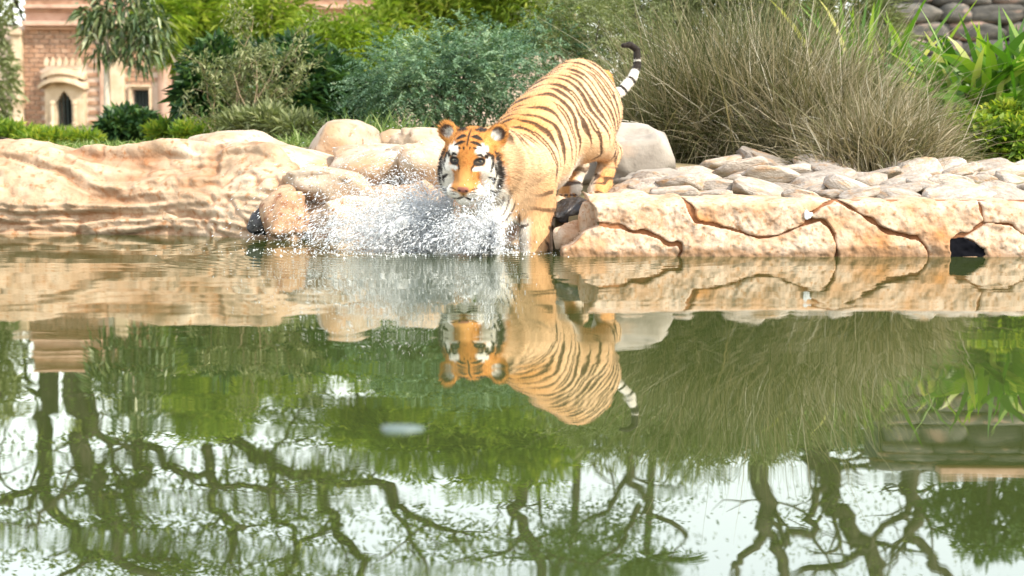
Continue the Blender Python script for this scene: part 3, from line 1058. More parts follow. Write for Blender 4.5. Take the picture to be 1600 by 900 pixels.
def paint_tiger(v, nrm):
    head, trunk, limbs, tail = tiger_parts(v)
    n = len(v)
    # --- along the spine
    sp = np.array(SPINE)
    seg = np.linalg.norm(np.diff(sp, axis=0), axis=1)
    cum = np.concatenate([[0], np.cumsum(seg)])
    best, S, C0, TG = np.full(n, 9e9), np.zeros(n), np.zeros((n, 3)), np.zeros((n, 3))
    for i in range(len(sp) - 1):
        ab = sp[i + 1] - sp[i]
        t = np.clip(((v - sp[i]) @ ab) / (ab @ ab), 0, 1)
        c = sp[i] + t[:, None] * ab
        d = np.linalg.norm(v - c, axis=1)
        k = d < best
        best[k] = d[k]
        S[k] = cum[i] + t[k] * seg[i]
        C0[k] = c[k]
        TG[k] = ab / seg[i]
    # a smooth coordinate along the trunk: distance along the pelvis-to-chest line, softened
    ax = (T['chest'] - T['pelvis'])
    al = np.linalg.norm(ax)
    ax = ax / al
    A = (v - T['pelvis']) @ ax
    rad = v - C0
    up = np.array([0, 0, 1.0])
    side = np.cross(ax, up)
    side /= np.linalg.norm(side)
    upv = np.cross(side, ax)
    th = np.arctan2(rad @ side, rad @ upv)              # 0 on the spine line, + to the flank the camera sees or the other
    ath = np.abs(th)
    # --- base colours
    col = np.tile(PEACH, (n, 1))
    big = fbm(v[:, 0] * 3, v[:, 1] * 3, v[:, 2] * 3, 3)
    col = mixc(col, ORANGE, np.clip(0.22 + 0.5 * big + 0.5 * sstep(1.2, 0.2, ath) - 0.25, 0, 1))
    lmin = np.minimum(limbs['hl'], limbs['hr'])
    belly = sstep(1.75, 2.25, ath + 0.18 * big) * sstep(-0.02, 0.04, lmin - trunk)
    col = mixc(col, WHITE, belly * sstep(al * 0.98, al * 0.70, A))
    # chest front and throat
    q = head_local(v)
    fwd = nrm @ -np.array([ax[0] * -1, ax[1] * -1, 0])
    chest_w = sstep(0.10, 0.50, nrm @ ax) * sstep(al * 0.65, al * 0.90, A) * sstep(0.50, 0.40, v[:, 2]) * sstep(-0.085, -0.045, (v - T['chest']) @ side)
    col = mixc(col, WHITE, chest_w)
    shoulder = sstep(al * 0.70, al * 0.95, A)
    # --- stripes round the trunk
    lean = 0.05 * np.cos(th * 1.0) + 0.035 * vnoise(v[:, 0] * 4, v[:, 1] * 4, v[:, 2] * 4)
    g = (A + lean * 1.4 + 0.012 * vnoise(v[:, 0] * 15, v[:, 1] * 15, v[:, 2] * 15)) / 0.060
    cell = np.floor(g)
    fr = g - cell
    h1 = _hash(cell.astype(np.int64), (th > 0).astype(np.int64) * 7, 3)
    h2 = _hash(cell.astype(np.int64), (th > 0).astype(np.int64) * 7, 11)
    cen = 0.5 + 0.22 * (h1 - 0.5)
    # each stripe starts and ends at its own height, swelling in its middle
    hindq = sstep(al * 0.45, al * 0.05, A)
    a0, a1 = 0.02 + 0.5 * (h1 < 0.25) * h2, 1.65 + 0.6 * h2 + 0.9 * hindq
    env = sstep(a0 - 0.08, a0 + 0.25, ath) * sstep(a1 + 0.1, a1 - 0.5, ath)
    wv = vnoise(cell * 3.7, ath * 2.2, (th > 0) * 4.0)
    w = (0.225 + 0.13 * wv) * env
    # a stripe may open into a pair with a gap in the middle
    split = sstep(0.62, 0.75, h2) * sstep(0.5, 0.9, ath) * sstep(1.7, 1.3, ath)
    off = np.abs(fr - cen)
    line = np.where(split > 0.3, np.abs(off - 0.19) - 0.12 * env, off - w)
    st = sstep(0.045, -0.035, line) * (env > 0.03)
    st = st * (1 - 0.8 * shoulder * sstep(0.9, 1.2, ath) * (h1 < 0.35)) * (1 - chest_w)
    st *= sstep(al * 1.32, al * 1.1, A)
    col = mixc(col, BROWN, np.clip(st, 0, 1) * 0.93)
    # --- limbs
    for i, (nm, a, b, ra, rb) in enumerate(LIMBS):
        pass
    trunk_in = trunk
    for nm, l in limbs.items():
        wl = sstep(0.02, -0.05, l - trunk_in) * sstep(0.03, 0.0, l)
        z = v[:, 2]
        base = np.tile(ORANGE * 0.4 + PEACH * 0.6, (n, 1)) if nm.startswith("f") else np.tile(ORANGE * 0.75 + PEACH * 0.25, (n, 1))
        inner = sstep(0.1, 0.6, (nrm[:, 0] if nm.endswith("r") else -nrm[:, 0]))
        base = mixc(base, WHITE, inner * (0.9 if nm == 'fl' else 0.8))
        gg = z / (0.075 if nm.startswith("h") else 0.085) + 0.5 * vnoise(v[:, 0] * 9, v[:, 1] * 9, z * 6)
        ff = np.abs(gg - np.floor(gg) - 0.5)
        hh = _hash(np.floor(gg).astype(np.int64), np.full(n, 5), 9)
        around = np.arctan2(nrm[:, 1], nrm[:, 0])
        gate = sstep(-0.1, 0.25, vnoise(around * 1.3 + hh * 9, np.floor(gg) * 3.1, 2.0))
        s2 = sstep(0.15, 0.08, ff) * gate * (0.8 if nm.startswith("f") else 0.9)
        if nm.startswith("h"):
            wl2 = wl * sstep(0.47, 0.36, z)
        else:
            wl2 = wl * sstep(0.42, 0.30, z)
        base = mixc(base, BROWN, s2 * sstep(0.55, 0.4, z))
        col = col * (1 - wl2[:, None]) + base * wl2[:, None]
    # white chest between the forelegs, with a few broken dark bars at its edge
    sd_ = (v - T['chest']) @ side
    cw = sstep(al * 0.62, al * 0.85, A) * sstep(-0.095, -0.060, sd_ + 0.012 * vnoise(v[:, 0] * 22, v[:, 2] * 22, 2)) * sstep(0.47, 0.38, v[:, 2]) * sstep(-0.3, 0.1, nrm @ ax)
    col = mixc(col, WHITE, cw)
    zb = v[:, 2] / 0.055 + 2.0 * sd_ / 0.05 + 0.5 * vnoise(v[:, 0] * 14, v[:, 1] * 14, v[:, 2] * 14)
    bar = sstep(0.16, 0.09, np.abs(zb - np.floor(zb) - 0.5)) * sstep(-0.105, -0.09, sd_) * sstep(-0.03, -0.055, sd_) * sstep(al * 0.7, al * 0.9, A) * sstep(0.44, 0.36, v[:, 2])
    col = mixc(col, BROWN, 0.85 * bar)
    # --- tail: white and black rings, a black end
    tl = sstep(0.012, -0.005, tail - trunk) * (tail < 0.02)
    tc = np.array(TAIL)
    ts = np.linalg.norm(np.diff(tc, axis=0), axis=1)
    tcum = np.concatenate([[0], np.cumsum(ts)])
    bd, bs = np.full(n, 9.0), np.zeros(n)
    for i in range(len(tc) - 1):
        ab = tc[i + 1] - tc[i]
        t = np.clip(((v - tc[i]) @ ab) / (ab @ ab), 0, 1)
        d = np.linalg.norm(v - tc[i] - t[:, None] * ab, axis=1)
        k = d < bd
        bd[k] = d[k]
        bs[k] = tcum[i] + t[k] * ts[i]
    tcol = np.tile(WHITE * 0.85, (n, 1))
    tcol = mixc(tcol, ORANGE, sstep(0.10, 0.04, bs))
    ring = sstep(0.16, 0.10, np.abs(((bs / 0.075 + 0.1 * vnoise(v[:, 0] * 20, v[:, 1] * 20, v[:, 2] * 20)) % 1) - 0.5)) * sstep(0.06, 0.1, bs)
    tcol = mixc(tcol, BLACK, ring)
    tcol = mixc(tcol, BLACK, sstep(tcum[4] - 0.05, tcum[4] - 0.02, bs) * (1 - 0.6 * (np.abs(bs - tcum[4] - 0.03) < 0.012)))
    col = col * (1 - tl[:, None]) + tcol * tl[:, None]
    # --- head
    hm = sstep(0.03, -0.01, head - np.minimum(trunk, 0.2)) * sstep(0.02, 0.004, head)
    hm = np.maximum(hm, sstep(0.012, 0.004, head) * (q[:, 1] > -0.02))
    x, y, z = q[:, 0], q[:, 1], q[:, 2]
    sx = np.abs(x)
    jit = 0.004 * vnoise(x * 60, y * 60, z * 60)
    xs_, zs_ = sx + jit, z + jit
    hc = np.tile(np.array([0.47, 0.185, 0.042]), (n, 1))
    hc = hc * (1 + 0.22 * vnoise(x * 70, y * 40, z * 45))[:, None]
    hc = mixc(hc, np.array([0.56, 0.265, 0.08]), sstep(0.06, 0.02, sx) * sstep(0.03, -0.05, z))
    hc = mixc(hc, np.array([0.36, 0.14, 0.03]), 0.55 * sstep(0.016, 0.030, sx) * sstep(0.056, 0.040, sx) * sstep(-0.075, -0.04, z) * sstep(0.075, 0.04, z))  # shade along both sides of the nose bridge, put into the colour
    def el(cx, cz, rx, rz, soft=0.25):
        return sstep(1 + soft, 1 - soft, np.hypot((xs_ - cx) / rx, (zs_ - cz) / rz))
    white = np.maximum.reduce([el(0.068, 0.080, 0.028, 0.028), el(0.112, -0.06, 0.048, 0.085), el(0.060, -0.002, 0.026, 0.011),
                               el(0.052, -0.122, 0.040, 0.024), el(0, -0.160, 0.055, 0.035), el(0.10, -0.13, 0.06, 0.05),
                               el(0.100, 0.030, 0.016, 0.022)])
    hc = mixc(hc, WHITE, white)
    front_m = sstep(-0.10, -0.04, y)
    lines = [
        ([(0.085, 0.075), (0.110, 0.045), (0.118, 0.005), (0.108, -0.025)], 0.0065),
        ([(0.118, 0.070), (0.142, 0.010), (0.150, -0.055), (0.138, -0.105), (0.120, -0.135)], 0.0085),
        ([(0.098, -0.045), (0.122, -0.062), (0.120, -0.090)], 0.0070),
        ([(0.094, -0.110), (0.112, -0.128), (0.110, -0.150)], 0.0060),
        ([(0.128, 0.02), (0.133, -0.03), (0.128, -0.06)], 0.0050),
        ([(0.085, 0.062), (0.094, 0.040)], 0.0060),
        ([(0.012, 0.118), (0.040, 0.112), (0.068, 0.098)], 0.0060),
        ([(0.010, 0.140), (0.036, 0.137), (0.064, 0.124)], 0.0060),
        ([(0.016, 0.160), (0.045, 0.158), (0.070, 0.150)], 0.0050),
        ([(0.030, 0.092), (0.045, 0.088)], 0.0045),
        ([(0.0, 0.10), (0.0, 0.165)], 0.0040),
        ([(0.013, 0.085), (0.016, 0.10)], 0.0040),
        ([(0.045, 0.058), (0.066, 0.063), (0.080, 0.050)], 0.0050),
        # lips, whisker rows
        ([(0.0, -0.130), (0.028, -0.141), (0.062, -0.140)], 0.0045),
        ([(0.034, -0.092), (0.070, -0.086)], 0.0024),
        ([(0.030, -0.103), (0.070, -0.101)], 0.0024),
        ([(0.030, -0.113), (0.064, -0.115)], 0.0024),
    ]
    sm = strokes(sx + 0.0025 * vnoise(x * 40, z * 40, 4), z + 0.0025 * vnoise(x * 40, z * 40, 9), lines) * front_m
    hc = mixc(hc, BLACK, sm)
    # dark rim round the eyes and the tear line
    er_ = np.hypot((sx - 0.060) / 1.25, z - 0.029)
    hc = mixc(hc, BLACK, sstep(0.0245, 0.0185, er_) * (y > 0.03))
    hc = mixc(hc, BLACK, strokes(sx, z, [([(0.042, 0.024), (0.030, 0.004), (0.030, -0.012)], 0.004)]) * (y > 0.03))
    nose = el(0, -0.090, 0.030, 0.014, 0.2) * (y > 0.15)
    hc = mixc(hc, np.array([0.34, 0.13, 0.09]), nose)
    hc = mixc(hc, BLACK, strokes(sx, z, [([(0.010, -0.094), (0.024, -0.096)], 0.0045), ([(0.0, -0.106), (0.0, -0.128)], 0.0024)]) * (y > 0.12))
    # ears: dark back and rim, pale tufted inside
    ear = (z > 0.092) & (sx > 0.075)
    erad = np.hypot((sx - 0.124), z - 0.142)
    inside = sstep(0.036, 0.030, erad) * (nrm @ HY > 0.15)
    ec = np.tile(ORANGE, (n, 1))
    ec = mixc(ec, BLACK, sstep(0.040, 0.050, erad) * 0.55 * sstep(0.12, 0.16, z))
    ec = mixc(ec, BLACK, sstep(0.25, -0.1, nrm @ HY))
    ec = mixc(ec, np.array([0.10, 0.055, 0.035]), inside)
    ec = mixc(ec, WHITE * 0.85, inside * np.clip(sstep(0.036, 0.016, np.hypot(sx - 0.108, z - 0.132)) * (0.75 + 0.5 * vnoise(x * 90, z * 70, 1)), 0, 1))
    em = ear * sstep(0.09, 0.105, z)
    hc = hc * (1 - em[:, None]) + ec * em[:, None]
    col = col * (1 - hm[:, None]) + hc * hm[:, None]
    # throat bars
    tb = strokes(x, z, [([(0.105, -0.175), (0.135, -0.150), (0.155, -0.10)], 0.007), ([(0.11, -0.215), (0.15, -0.19)], 0.007)]) * (y > -0.25) * (1 - hm) * (head < 0.15)
    col = mixc(col, BLACK, tb * 0.8)
    # wet, darker low legs stay orange; a touch of fine fur variation everywhere
    col = col * (1 + 0.10 * vnoise(v[:, 0] * 120, v[:, 1] * 120, v[:, 2] * 60))[:, None]
    return np.clip(col, 0.005, 0.9)

def build_tiger():
    root = thing("tiger", "orange tiger with thin dark stripes stepping off the rocks into the water, facing the camera", "tiger",
                 (T['rib'][0], T['rib'][1], 0.0))
    lo = np.array([-0.50, 6.95, -0.30])
    hi = np.array([0.95, 9.25, 1.25])
    v, f = surface_nets(tiger_sd, lo, hi, 0.009)
    v, f = subdivide(v, f)
    v, nrm = project(v, tiger_sd, 3)
    col = paint_tiger(v, nrm)
    o = np.array(root.location)
    m, nt, out = new_mat("tiger_fur")
    L = nt.links.new
    at = N(nt, "ShaderNodeAttribute", attribute_name="coat")
    b = N(nt, "ShaderNodeBsdfPrincipled")
    b.inputs["Roughness"].default_value = 0.75
    b.inputs["Specular IOR Level"].default_value = 0.15
    b.inputs["Sheen Weight"].default_value = 0.1
    L(at.outputs["Color"], b.inputs["Base Color"])
    L(b.outputs[0], out.inputs[0])
    body = put("body", mesh_np("body", v - o, f, m, {"coat": col}, smooth=True), root)
    # fur: short single-triangle hairs lying back along the body
    r = np.random.default_rng(3)
    NH = 90000
    fc = v[f].mean(1)
    fa = np.linalg.norm(np.cross(v[f[:, 2]] - v[f[:, 0]], v[f[:, 3]] - v[f[:, 1]]), axis=1) / 2
    hq = head_local(fc)
    keep = fc[:, 2] > 0.02
    wgt = fa * keep * (1 + 1.5 * (np.linalg.norm(hq, axis=1) < 0.26))
    pick = r.choice(len(f), NH, p=wgt / wgt.sum())
    u, w = r.random(NH), r.random(NH)
    q = f[pick]
    pos = ((1 - u) * (1 - w))[:, None] * v[q[:, 0]] + (u * (1 - w))[:, None] * v[q[:, 1]] + (u * w)[:, None] * v[q[:, 2]] + ((1 - u) * w)[:, None] * v[q[:, 3]]
    nn = nrm[q[:, 0]]
    cc = col[q].mean(1)
    back = np.tile((T['pelvis'] - T['chest']) / np.linalg.norm(T['pelvis'] - T['chest']), (NH, 1))
    hq = head_local(pos)
    on_head = np.linalg.norm(hq, axis=1) < 0.25
    out_dir = np.stack([hq[:, 0] * 1.4, -0.10 + 0 * hq[:, 1], hq[:, 2] + 0.02], 1) @ HB.T
    out_dir /= np.linalg.norm(out_dir, axis=1)[:, None] + 1e-6
    flow = np.where(on_head[:, None], out_dir, back + np.array([0, 0, -0.55]))
    low = (pos[:, 2] < 0.28)[:, None]
    flow = np.where(low & ~on_head[:, None], np.array([0, 0, -1.0]), flow)
    flow = flow - (flow * nn).sum(1)[:, None] * nn
    flow /= np.linalg.norm(flow, axis=1)[:, None] + 1e-6
    d = flow + 0.30 * nn + 0.22 * r.normal(size=(NH, 3))
    d /= np.linalg.norm(d, axis=1)[:, None]
    ruff = on_head & (np.abs(hq[:, 0]) > 0.10) & (hq[:, 2] < 0.06)
    face = on_head & (hq[:, 1] > 0.05)
    ln = 0.014 * (0.6 + 0.8 * r.random(NH))
    ln = np.where(ruff, ln * 1.9, ln)
    earh = on_head & (hq[:, 2] > 0.10) & (np.abs(hq[:, 0]) > 0.085)
    ln = np.where(earh, ln * 1.3, ln)
    ln = np.where(face, ln * 0.45, ln)
    eye = (np.hypot(np.abs(hq[:, 0]) - 0.060, hq[:, 2] - 0.03) < 0.026) & (hq[:, 1] > 0.02)
    nosep = (hq[:, 1] > 0.165) & (hq[:, 2] > -0.10)
    ln = np.where(eye | nosep, 0.0005, ln)
    sd = np.cross(d, nn + 0.3 * r.normal(size=(NH, 3)))
    sd /= np.linalg.norm(sd, axis=1)[:, None] + 1e-6
    wd = 0.0011
    vv = np.stack([pos - sd * wd, pos + sd * wd, pos + d * ln[:, None]], 1).reshape(-1, 3) - o
    hf = np.arange(NH * 3).reshape(-1, 3)
    hcol = np.repeat(np.clip(cc * (0.85 + 0.3 * r.random(NH))[:, None], 0.005, 0.9), 3, axis=0)
    fur = put("fur", mesh_np("fur", vv, hf, m, {"coat": hcol}), root)
    tag(fur, kind="stuff")
    # eyes
    sv, sf = ICO4
    for s in (-1, 1):
        c = head_world((s * 0.060, 0.091, 0.028))
        look = HY * 0.97 + HX * 0.12
        look = look / np.linalg.norm(look)
        a = sv @ look
        ec = np.tile(np.array([0.02, 0.016, 0.012]), (len(sv), 1))
        ec = mixc(ec, np.array([0.20, 0.15, 0.07]), sstep(0.70, 0.74, a))
        ec = mixc(ec, np.array([0.006, 0.006, 0.006]), sstep(0.87, 0.90, a))
        em, ent, eout = new_mat("tiger_eye")
        eb = N(ent, "ShaderNodeBsdfPrincipled")
        ea = N(ent, "ShaderNodeAttribute", attribute_name="coat")
        ent.links.new(ea.outputs["Color"], eb.inputs["Base Color"])
        eb.inputs["Roughness"].default_value = 0.06
        eb.inputs["Coat Weight"].default_value = 0.6
        ent.links.new(eb.outputs[0], eout.inputs[0])
        put("eye", mesh_np("eye", sv * 0.0172 + c - o, sf, em, {"coat": ec}, smooth=True), root)
    wm = mat_plain("whisker", (0.85, 0.85, 0.82), 0.4)
    for s in (-1, 1):
        for k in range(6):
            a = head_world((s * (0.045 + 0.006 * k), 0.168 - 0.008 * k, -0.100 - 0.010 * (k % 3)))
            e = head_world((s * (0.16 + 0.012 * (k % 4)), 0.150 - 0.02 * k, -0.095 - 0.030 * (k % 3) - 0.02))
            mid = (a + e) / 2 + HZ * 0.012
            wb = MB(tuple(o))
            wb.tube([a, mid, e], [0.0009, 0.0007, 0.0003], 4)
            wb.build("whisker", wm, root)
build_tiger()

# ------------------------------------------------------------------ vegetation helpers
def unit(v):
    return v / (np.linalg.norm(v, axis=-1, keepdims=True) + 1e-9)

def leaf_quads(pos, d, L, W, r, fold=0.25, droop=0.15, rnd=None):
    """pointed leaves, each two triangles folded along the midrib"""
    n = len(pos)
    d = unit(d)
    ref = r.normal(size=(n, 3)) * 0.5 + np.array([0, 0, 1.0])
    side = unit(np.cross(d, ref))
    nor = unit(np.cross(side, d))
    L = np.asarray(L)[:, None] if np.ndim(L) else np.full((n, 1), L)
    W = np.asarray(W)[:, None] if np.ndim(W) else np.full((n, 1), W)
    tip = pos + d * L - np.array([0, 0, 1.0]) * droop * L
    midp = pos + d * L * 0.42 - np.array([0, 0, 1.0]) * droop * L * 0.2
    a = midp + side * W * 0.5 + nor * fold * W
    b = midp - side * W * 0.5 + nor * fold * W
    v = np.stack([pos, a, tip, b], 1).reshape(-1, 3)
    i = np.arange(n)[:, None] * 4
    f = np.concatenate([i + np.array([0, 1, 2]), i + np.array([0, 2, 3])])
    rnd = r.random(n) if rnd is None else rnd
    return v, f, np.repeat(rnd, 4)

def blades(pos, d, L, W, bend, r, seg=4, rnd=None, wpow=1.6, curl=0.0):
    """grass blades or strap leaves: curved tapering strips"""
    n = len(pos)
    d = unit(d)
    L = np.broadcast_to(L, n)[:, None]
    W = np.broadcast_to(W, n)[:, None]
    bend = np.broadcast_to(bend, n)[:, None]
    ref = r.normal(size=(n, 3)) * 0.6 + np.array([0, 1.0, 0])
    side = unit(np.cross(d, ref))
    down = np.array([0, 0, -1.0])
    hor = d * np.array([1, 1, 0])
    rows = []
    cv = r.normal(size=(n, 3)) * curl
    for k in range(seg + 1):
        t = k / seg
        c = pos + d * L * t + (down * 0.8 + hor * 0.5) * bend * L * t ** 2.2 + cv * L * t ** 2
        w = W * (1 - t ** wpow) * (0.55 + 0.9 * t if t < 0.5 else 1.0) * 0.5
        if k == seg:
            w = W * 0.02
        rows += [c - side * w, c + side * w]
    v = np.stack(rows, 1).reshape(-1, 3)
    m = 2 * (seg + 1)
    i = np.arange(n)[:, None] * m
    f = np.concatenate([i + np.array([2 * k, 2 * k + 1, 2 * k + 3, 2 * k + 2]) for k in range(seg)])
    rnd = r.random(n) if rnd is None else rnd
    return v, f, np.repeat(rnd, m)

def lobes_from(px_list):
    """[(px, py, rx_px, ry_px, d)] -> centres and radii in metres"""
    C, Rr = [], []
    for px, py, rx, ry, d in px_list:
        k = PXM(d)
        C.append(P(px, py, d))
        Rr.append((rx * k, max(rx, ry) * k * 0.75, ry * k))
    return np.array([c[:] for c in C]), np.array(Rr)

def sample_lobes(C, Rr, n, r, inner=0.55):
    vol = (Rr[:, 0] * Rr[:, 1] * Rr[:, 2]) ** 0.67
    k = r.choice(len(C), n, p=vol / vol.sum())
    u = unit(r.normal(size=(n, 3)))
    rad = inner + (1 - inner) * r.random(n) ** 0.6
    # ragged outline: lumps on each lobe
    lump = 1 + 0.28 * vnoise(u[:, 0] * 2.6 + k * 5.1, u[:, 1] * 2.6, u[:, 2] * 2.6 + k)
    p = C[k] + u * Rr[k] * (rad * lump)[:, None]
    return p, u, k

def put_leaves(name, parts, mat, parent, origin, smooth=False):
    vs, fs, rs, b = [], [], [], 0
    for v, f, q in parts:
        vs.append(v)
        fs.append(f + b)
        rs.append(q)
        b += len(v)
    v = np.concatenate(vs) - np.array(origin)
    return put(name, mesh_np(name, v, fs, mat, {"rnd": np.concatenate(rs)}, smooth), parent)

M['bark'] = mat_surface("grey_bark", [(0.3, (0.03, 0.024, 0.018)), (0.6, (0.07, 0.055, 0.042)), (0.8, (0.12, 0.10, 0.08))], scale=6, rough=0.9, bump=0.6,
                        bump_scale=25, stretch=(1, 1, 0.3))
M['pale_bark'] = mat_surface("pale_bark", [(0.3, (0.34, 0.28, 0.20)), (0.6, (0.55, 0.48, 0.38)), (0.8, (0.65, 0.58, 0.48))], scale=7, rough=0.9, bump=0.4,
                             bump_scale=25, stretch=(1, 1, 0.3))
M['twig'] = mat_surface("dry_twig", [(0.3, (0.22, 0.15, 0.09)), (0.7, (0.45, 0.34, 0.22))], scale=9, rough=0.9, bump=0.3)

G = {}
G['dark'] = mat_leaf("dark_green_leaf", [(0.0, (0.010, 0.030, 0.016)), (0.55, (0.035, 0.085, 0.025)), (0.88, (0.10, 0.17, 0.04)), (1.0, (0.26, 0.28, 0.10))], trans=0.25, rough=0.4, spec=0.4)
G['blue'] = mat_leaf("blue_green_leaflet", [(0.0, (0.035, 0.085, 0.045)), (0.5, (0.13, 0.22, 0.125)), (0.85, (0.25, 0.34, 0.20)), (1.0, (0.38, 0.45, 0.26))], trans=0.3, tint=(0.9, 1.1, 0.6))
G['bamboo'] = mat_leaf("yellow_green_leaf", [(0.0, (0.07, 0.13, 0.012)), (0.45, (0.20, 0.29, 0.03)), (0.8, (0.36, 0.41, 0.06)), (1.0, (0.55, 0.50, 0.16))], trans=0.45)
G['olive'] = mat_leaf("grey_olive_leaf", [(0.0, (0.095, 0.115, 0.047)), (0.6, (0.203, 0.230, 0.101)), (1.0, (0.378, 0.378, 0.203))], trans=0.3)
G['mango'] = mat_leaf("glossy_mid_green_leaf", [(0.0, (0.030, 0.065, 0.020)), (0.45, (0.09, 0.14, 0.05)), (0.8, (0.21, 0.25, 0.11)), (1.0, (0.46, 0.46, 0.28))], trans=0.25, rough=0.35, spec=0.5)
G['straw'] = mat_leaf("dry_grass_blade", [(0.0, (0.036, 0.048, 0.015)), (0.40, (0.11, 0.115, 0.042)), (0.68, (0.25, 0.21, 0.12)), (0.90, (0.43, 0.36, 0.24)), (1.0, (0.58, 0.53, 0.42))], trans=0.35, tint=(1, 1, 0.7))
G['tuft'] = mat_leaf("green_grass_blade", [(0.0, (0.055, 0.099, 0.017)), (0.6, (0.154, 0.231, 0.055)), (1.0, (0.352, 0.396, 0.176))], trans=0.35)
G['strap'] = mat_leaf("bright_strap_leaf", [(0.0, (0.045, 0.12, 0.010)), (0.55, (0.12, 0.25, 0.02)), (0.88, (0.26, 0.36, 0.04)), (1.0, (0.55, 0.50, 0.18))], trans=0.45, rough=0.35, spec=0.5)
G['lime'] = mat_leaf("lime_ground_cover_leaf", [(0.0, (0.06, 0.13, 0.02)), (0.5, (0.19, 0.29, 0.04)), (0.85, (0.42, 0.44, 0.05)), (1.0, (0.58, 0.54, 0.12))], trans=0.45)
G['tree'] = mat_leaf("tree_leaf", [(0.0, (0.041, 0.081, 0.016)), (0.6, (0.121, 0.176, 0.034)), (1.0, (0.270, 0.297, 0.068))], trans=0.35)
G['far'] = mat_leaf("far_tree_leaf", [(0.0, (0.026, 0.065, 0.023)), (0.6, (0.078, 0.130, 0.039)), (1.0, (0.169, 0.221, 0.078))], trans=0.3)

def bush(name, label, cat, lobes, n, L, W, mat, seed, stems=7, stem_mat='bark', inner=0.45, style='leaf', droop=0.15, group=None, upward=0.2, base=None, fold=0.25):
    r = np.random.default_rng(seed)
    C, Rr = lobes_from(lobes)
    cx, cy = C[:, 0].mean(), C[:, 1].mean()
    if base is None:
        base = Vector((cx, cy, float(gz(cx, cy)) - 0.03))
    root = thing(name, label, cat, base, group)
    p, u, k = sample_lobes(C, Rr, n, r, inner)
    d = u + 0.55 * r.normal(size=(n, 3)) + np.array([0, 0, upward])
    # whole twigs share a tone, so clumps read light and dark
    clump = 0.5 + 0.5 * vnoise(p[:, 0] * 2.2 / (Rr.mean() + 0.1), p[:, 1] * 2.2 / (Rr.mean() + 0.1), p[:, 2] * 2.2 / (Rr.mean() + 0.1) + seed)
    parts = []
    if style == 'leaf':
        rnd = np.clip(0.6 * r.random(n) + 0.45 * clump - 0.05, 0, 1)
        parts.append(leaf_quads(p, d, L * (0.6 + 0.8 * r.random(n)), W * (0.6 + 0.8 * r.random(n)), r, droop=droop, rnd=rnd, fold=fold))
    elif style == 'blade':
        rnd = np.clip(0.6 * r.random(n) + 0.45 * clump - 0.05, 0, 1)
        parts.append(blades(p, d, L * (0.6 + 0.8 * r.random(n)), W, droop, r, seg=3, rnd=rnd))
    elif style == 'pinnate':
        # feathery sprays: leaflets in pairs along arching stalks
        m = 9
        d = unit(d)
        side = unit(np.cross(d, r.normal(size=(n, 3)) * 0.4 + np.array([0, 0, 1.0])))
        rnd0 = np.clip(0.5 * r.random(n) + 0.55 * clump - 0.05, 0, 1)
        fl = L * (0.6 + 0.8 * r.random(n))
        for j in range(m):
            t = (j + 1) / m
            c = p + d * (fl * t)[:, None] - np.array([0, 0, 1.0]) * (0.35 * fl * t * t)[:, None]
            for s in (-1, 1):
                dd = side * s + d * 0.45 + np.array([0, 0, -0.15]) + 0.12 * r.normal(size=(n, 3))
                ll = W * 3.0 * (1 - 0.5 * t) * np.ones(n)
                parts.append(leaf_quads(c, dd, ll, W * np.ones(n), r, droop=0.1, rnd=np.clip(rnd0 + 0.1 * r.normal(size=n), 0, 1), fold=0.1))
    put_leaves("foliage", parts, G[mat], root, base)
    if stems:
        mb = MB(base)
        for i in range(stems):
            a = Vector(base) + Vector((r.normal() * 0.08, r.normal() * 0.08, 0)) * (Rr.mean() * 2)
            kk = r.integers(len(C))
            e = Vector(C[kk] + Rr[kk] * unit(r.normal(size=3)) * 0.7)
            m1 = a.lerp(e, 0.4) + Vector(r.normal(size=3)) * 0.08 * (e - a).length
            m2 = a.lerp(e, 0.75) + Vector(r.normal(size=3)) * 0.06 * (e - a).length
            t = 0.012 * (0.7 + Rr.mean())
            mb.tube([a, m1, m2, e], [t * 1.6, t * 1.2, t * 0.8, t * 0.3], 5)
        mb.build("stem", M[stem_mat], root, smooth=True)
    return root

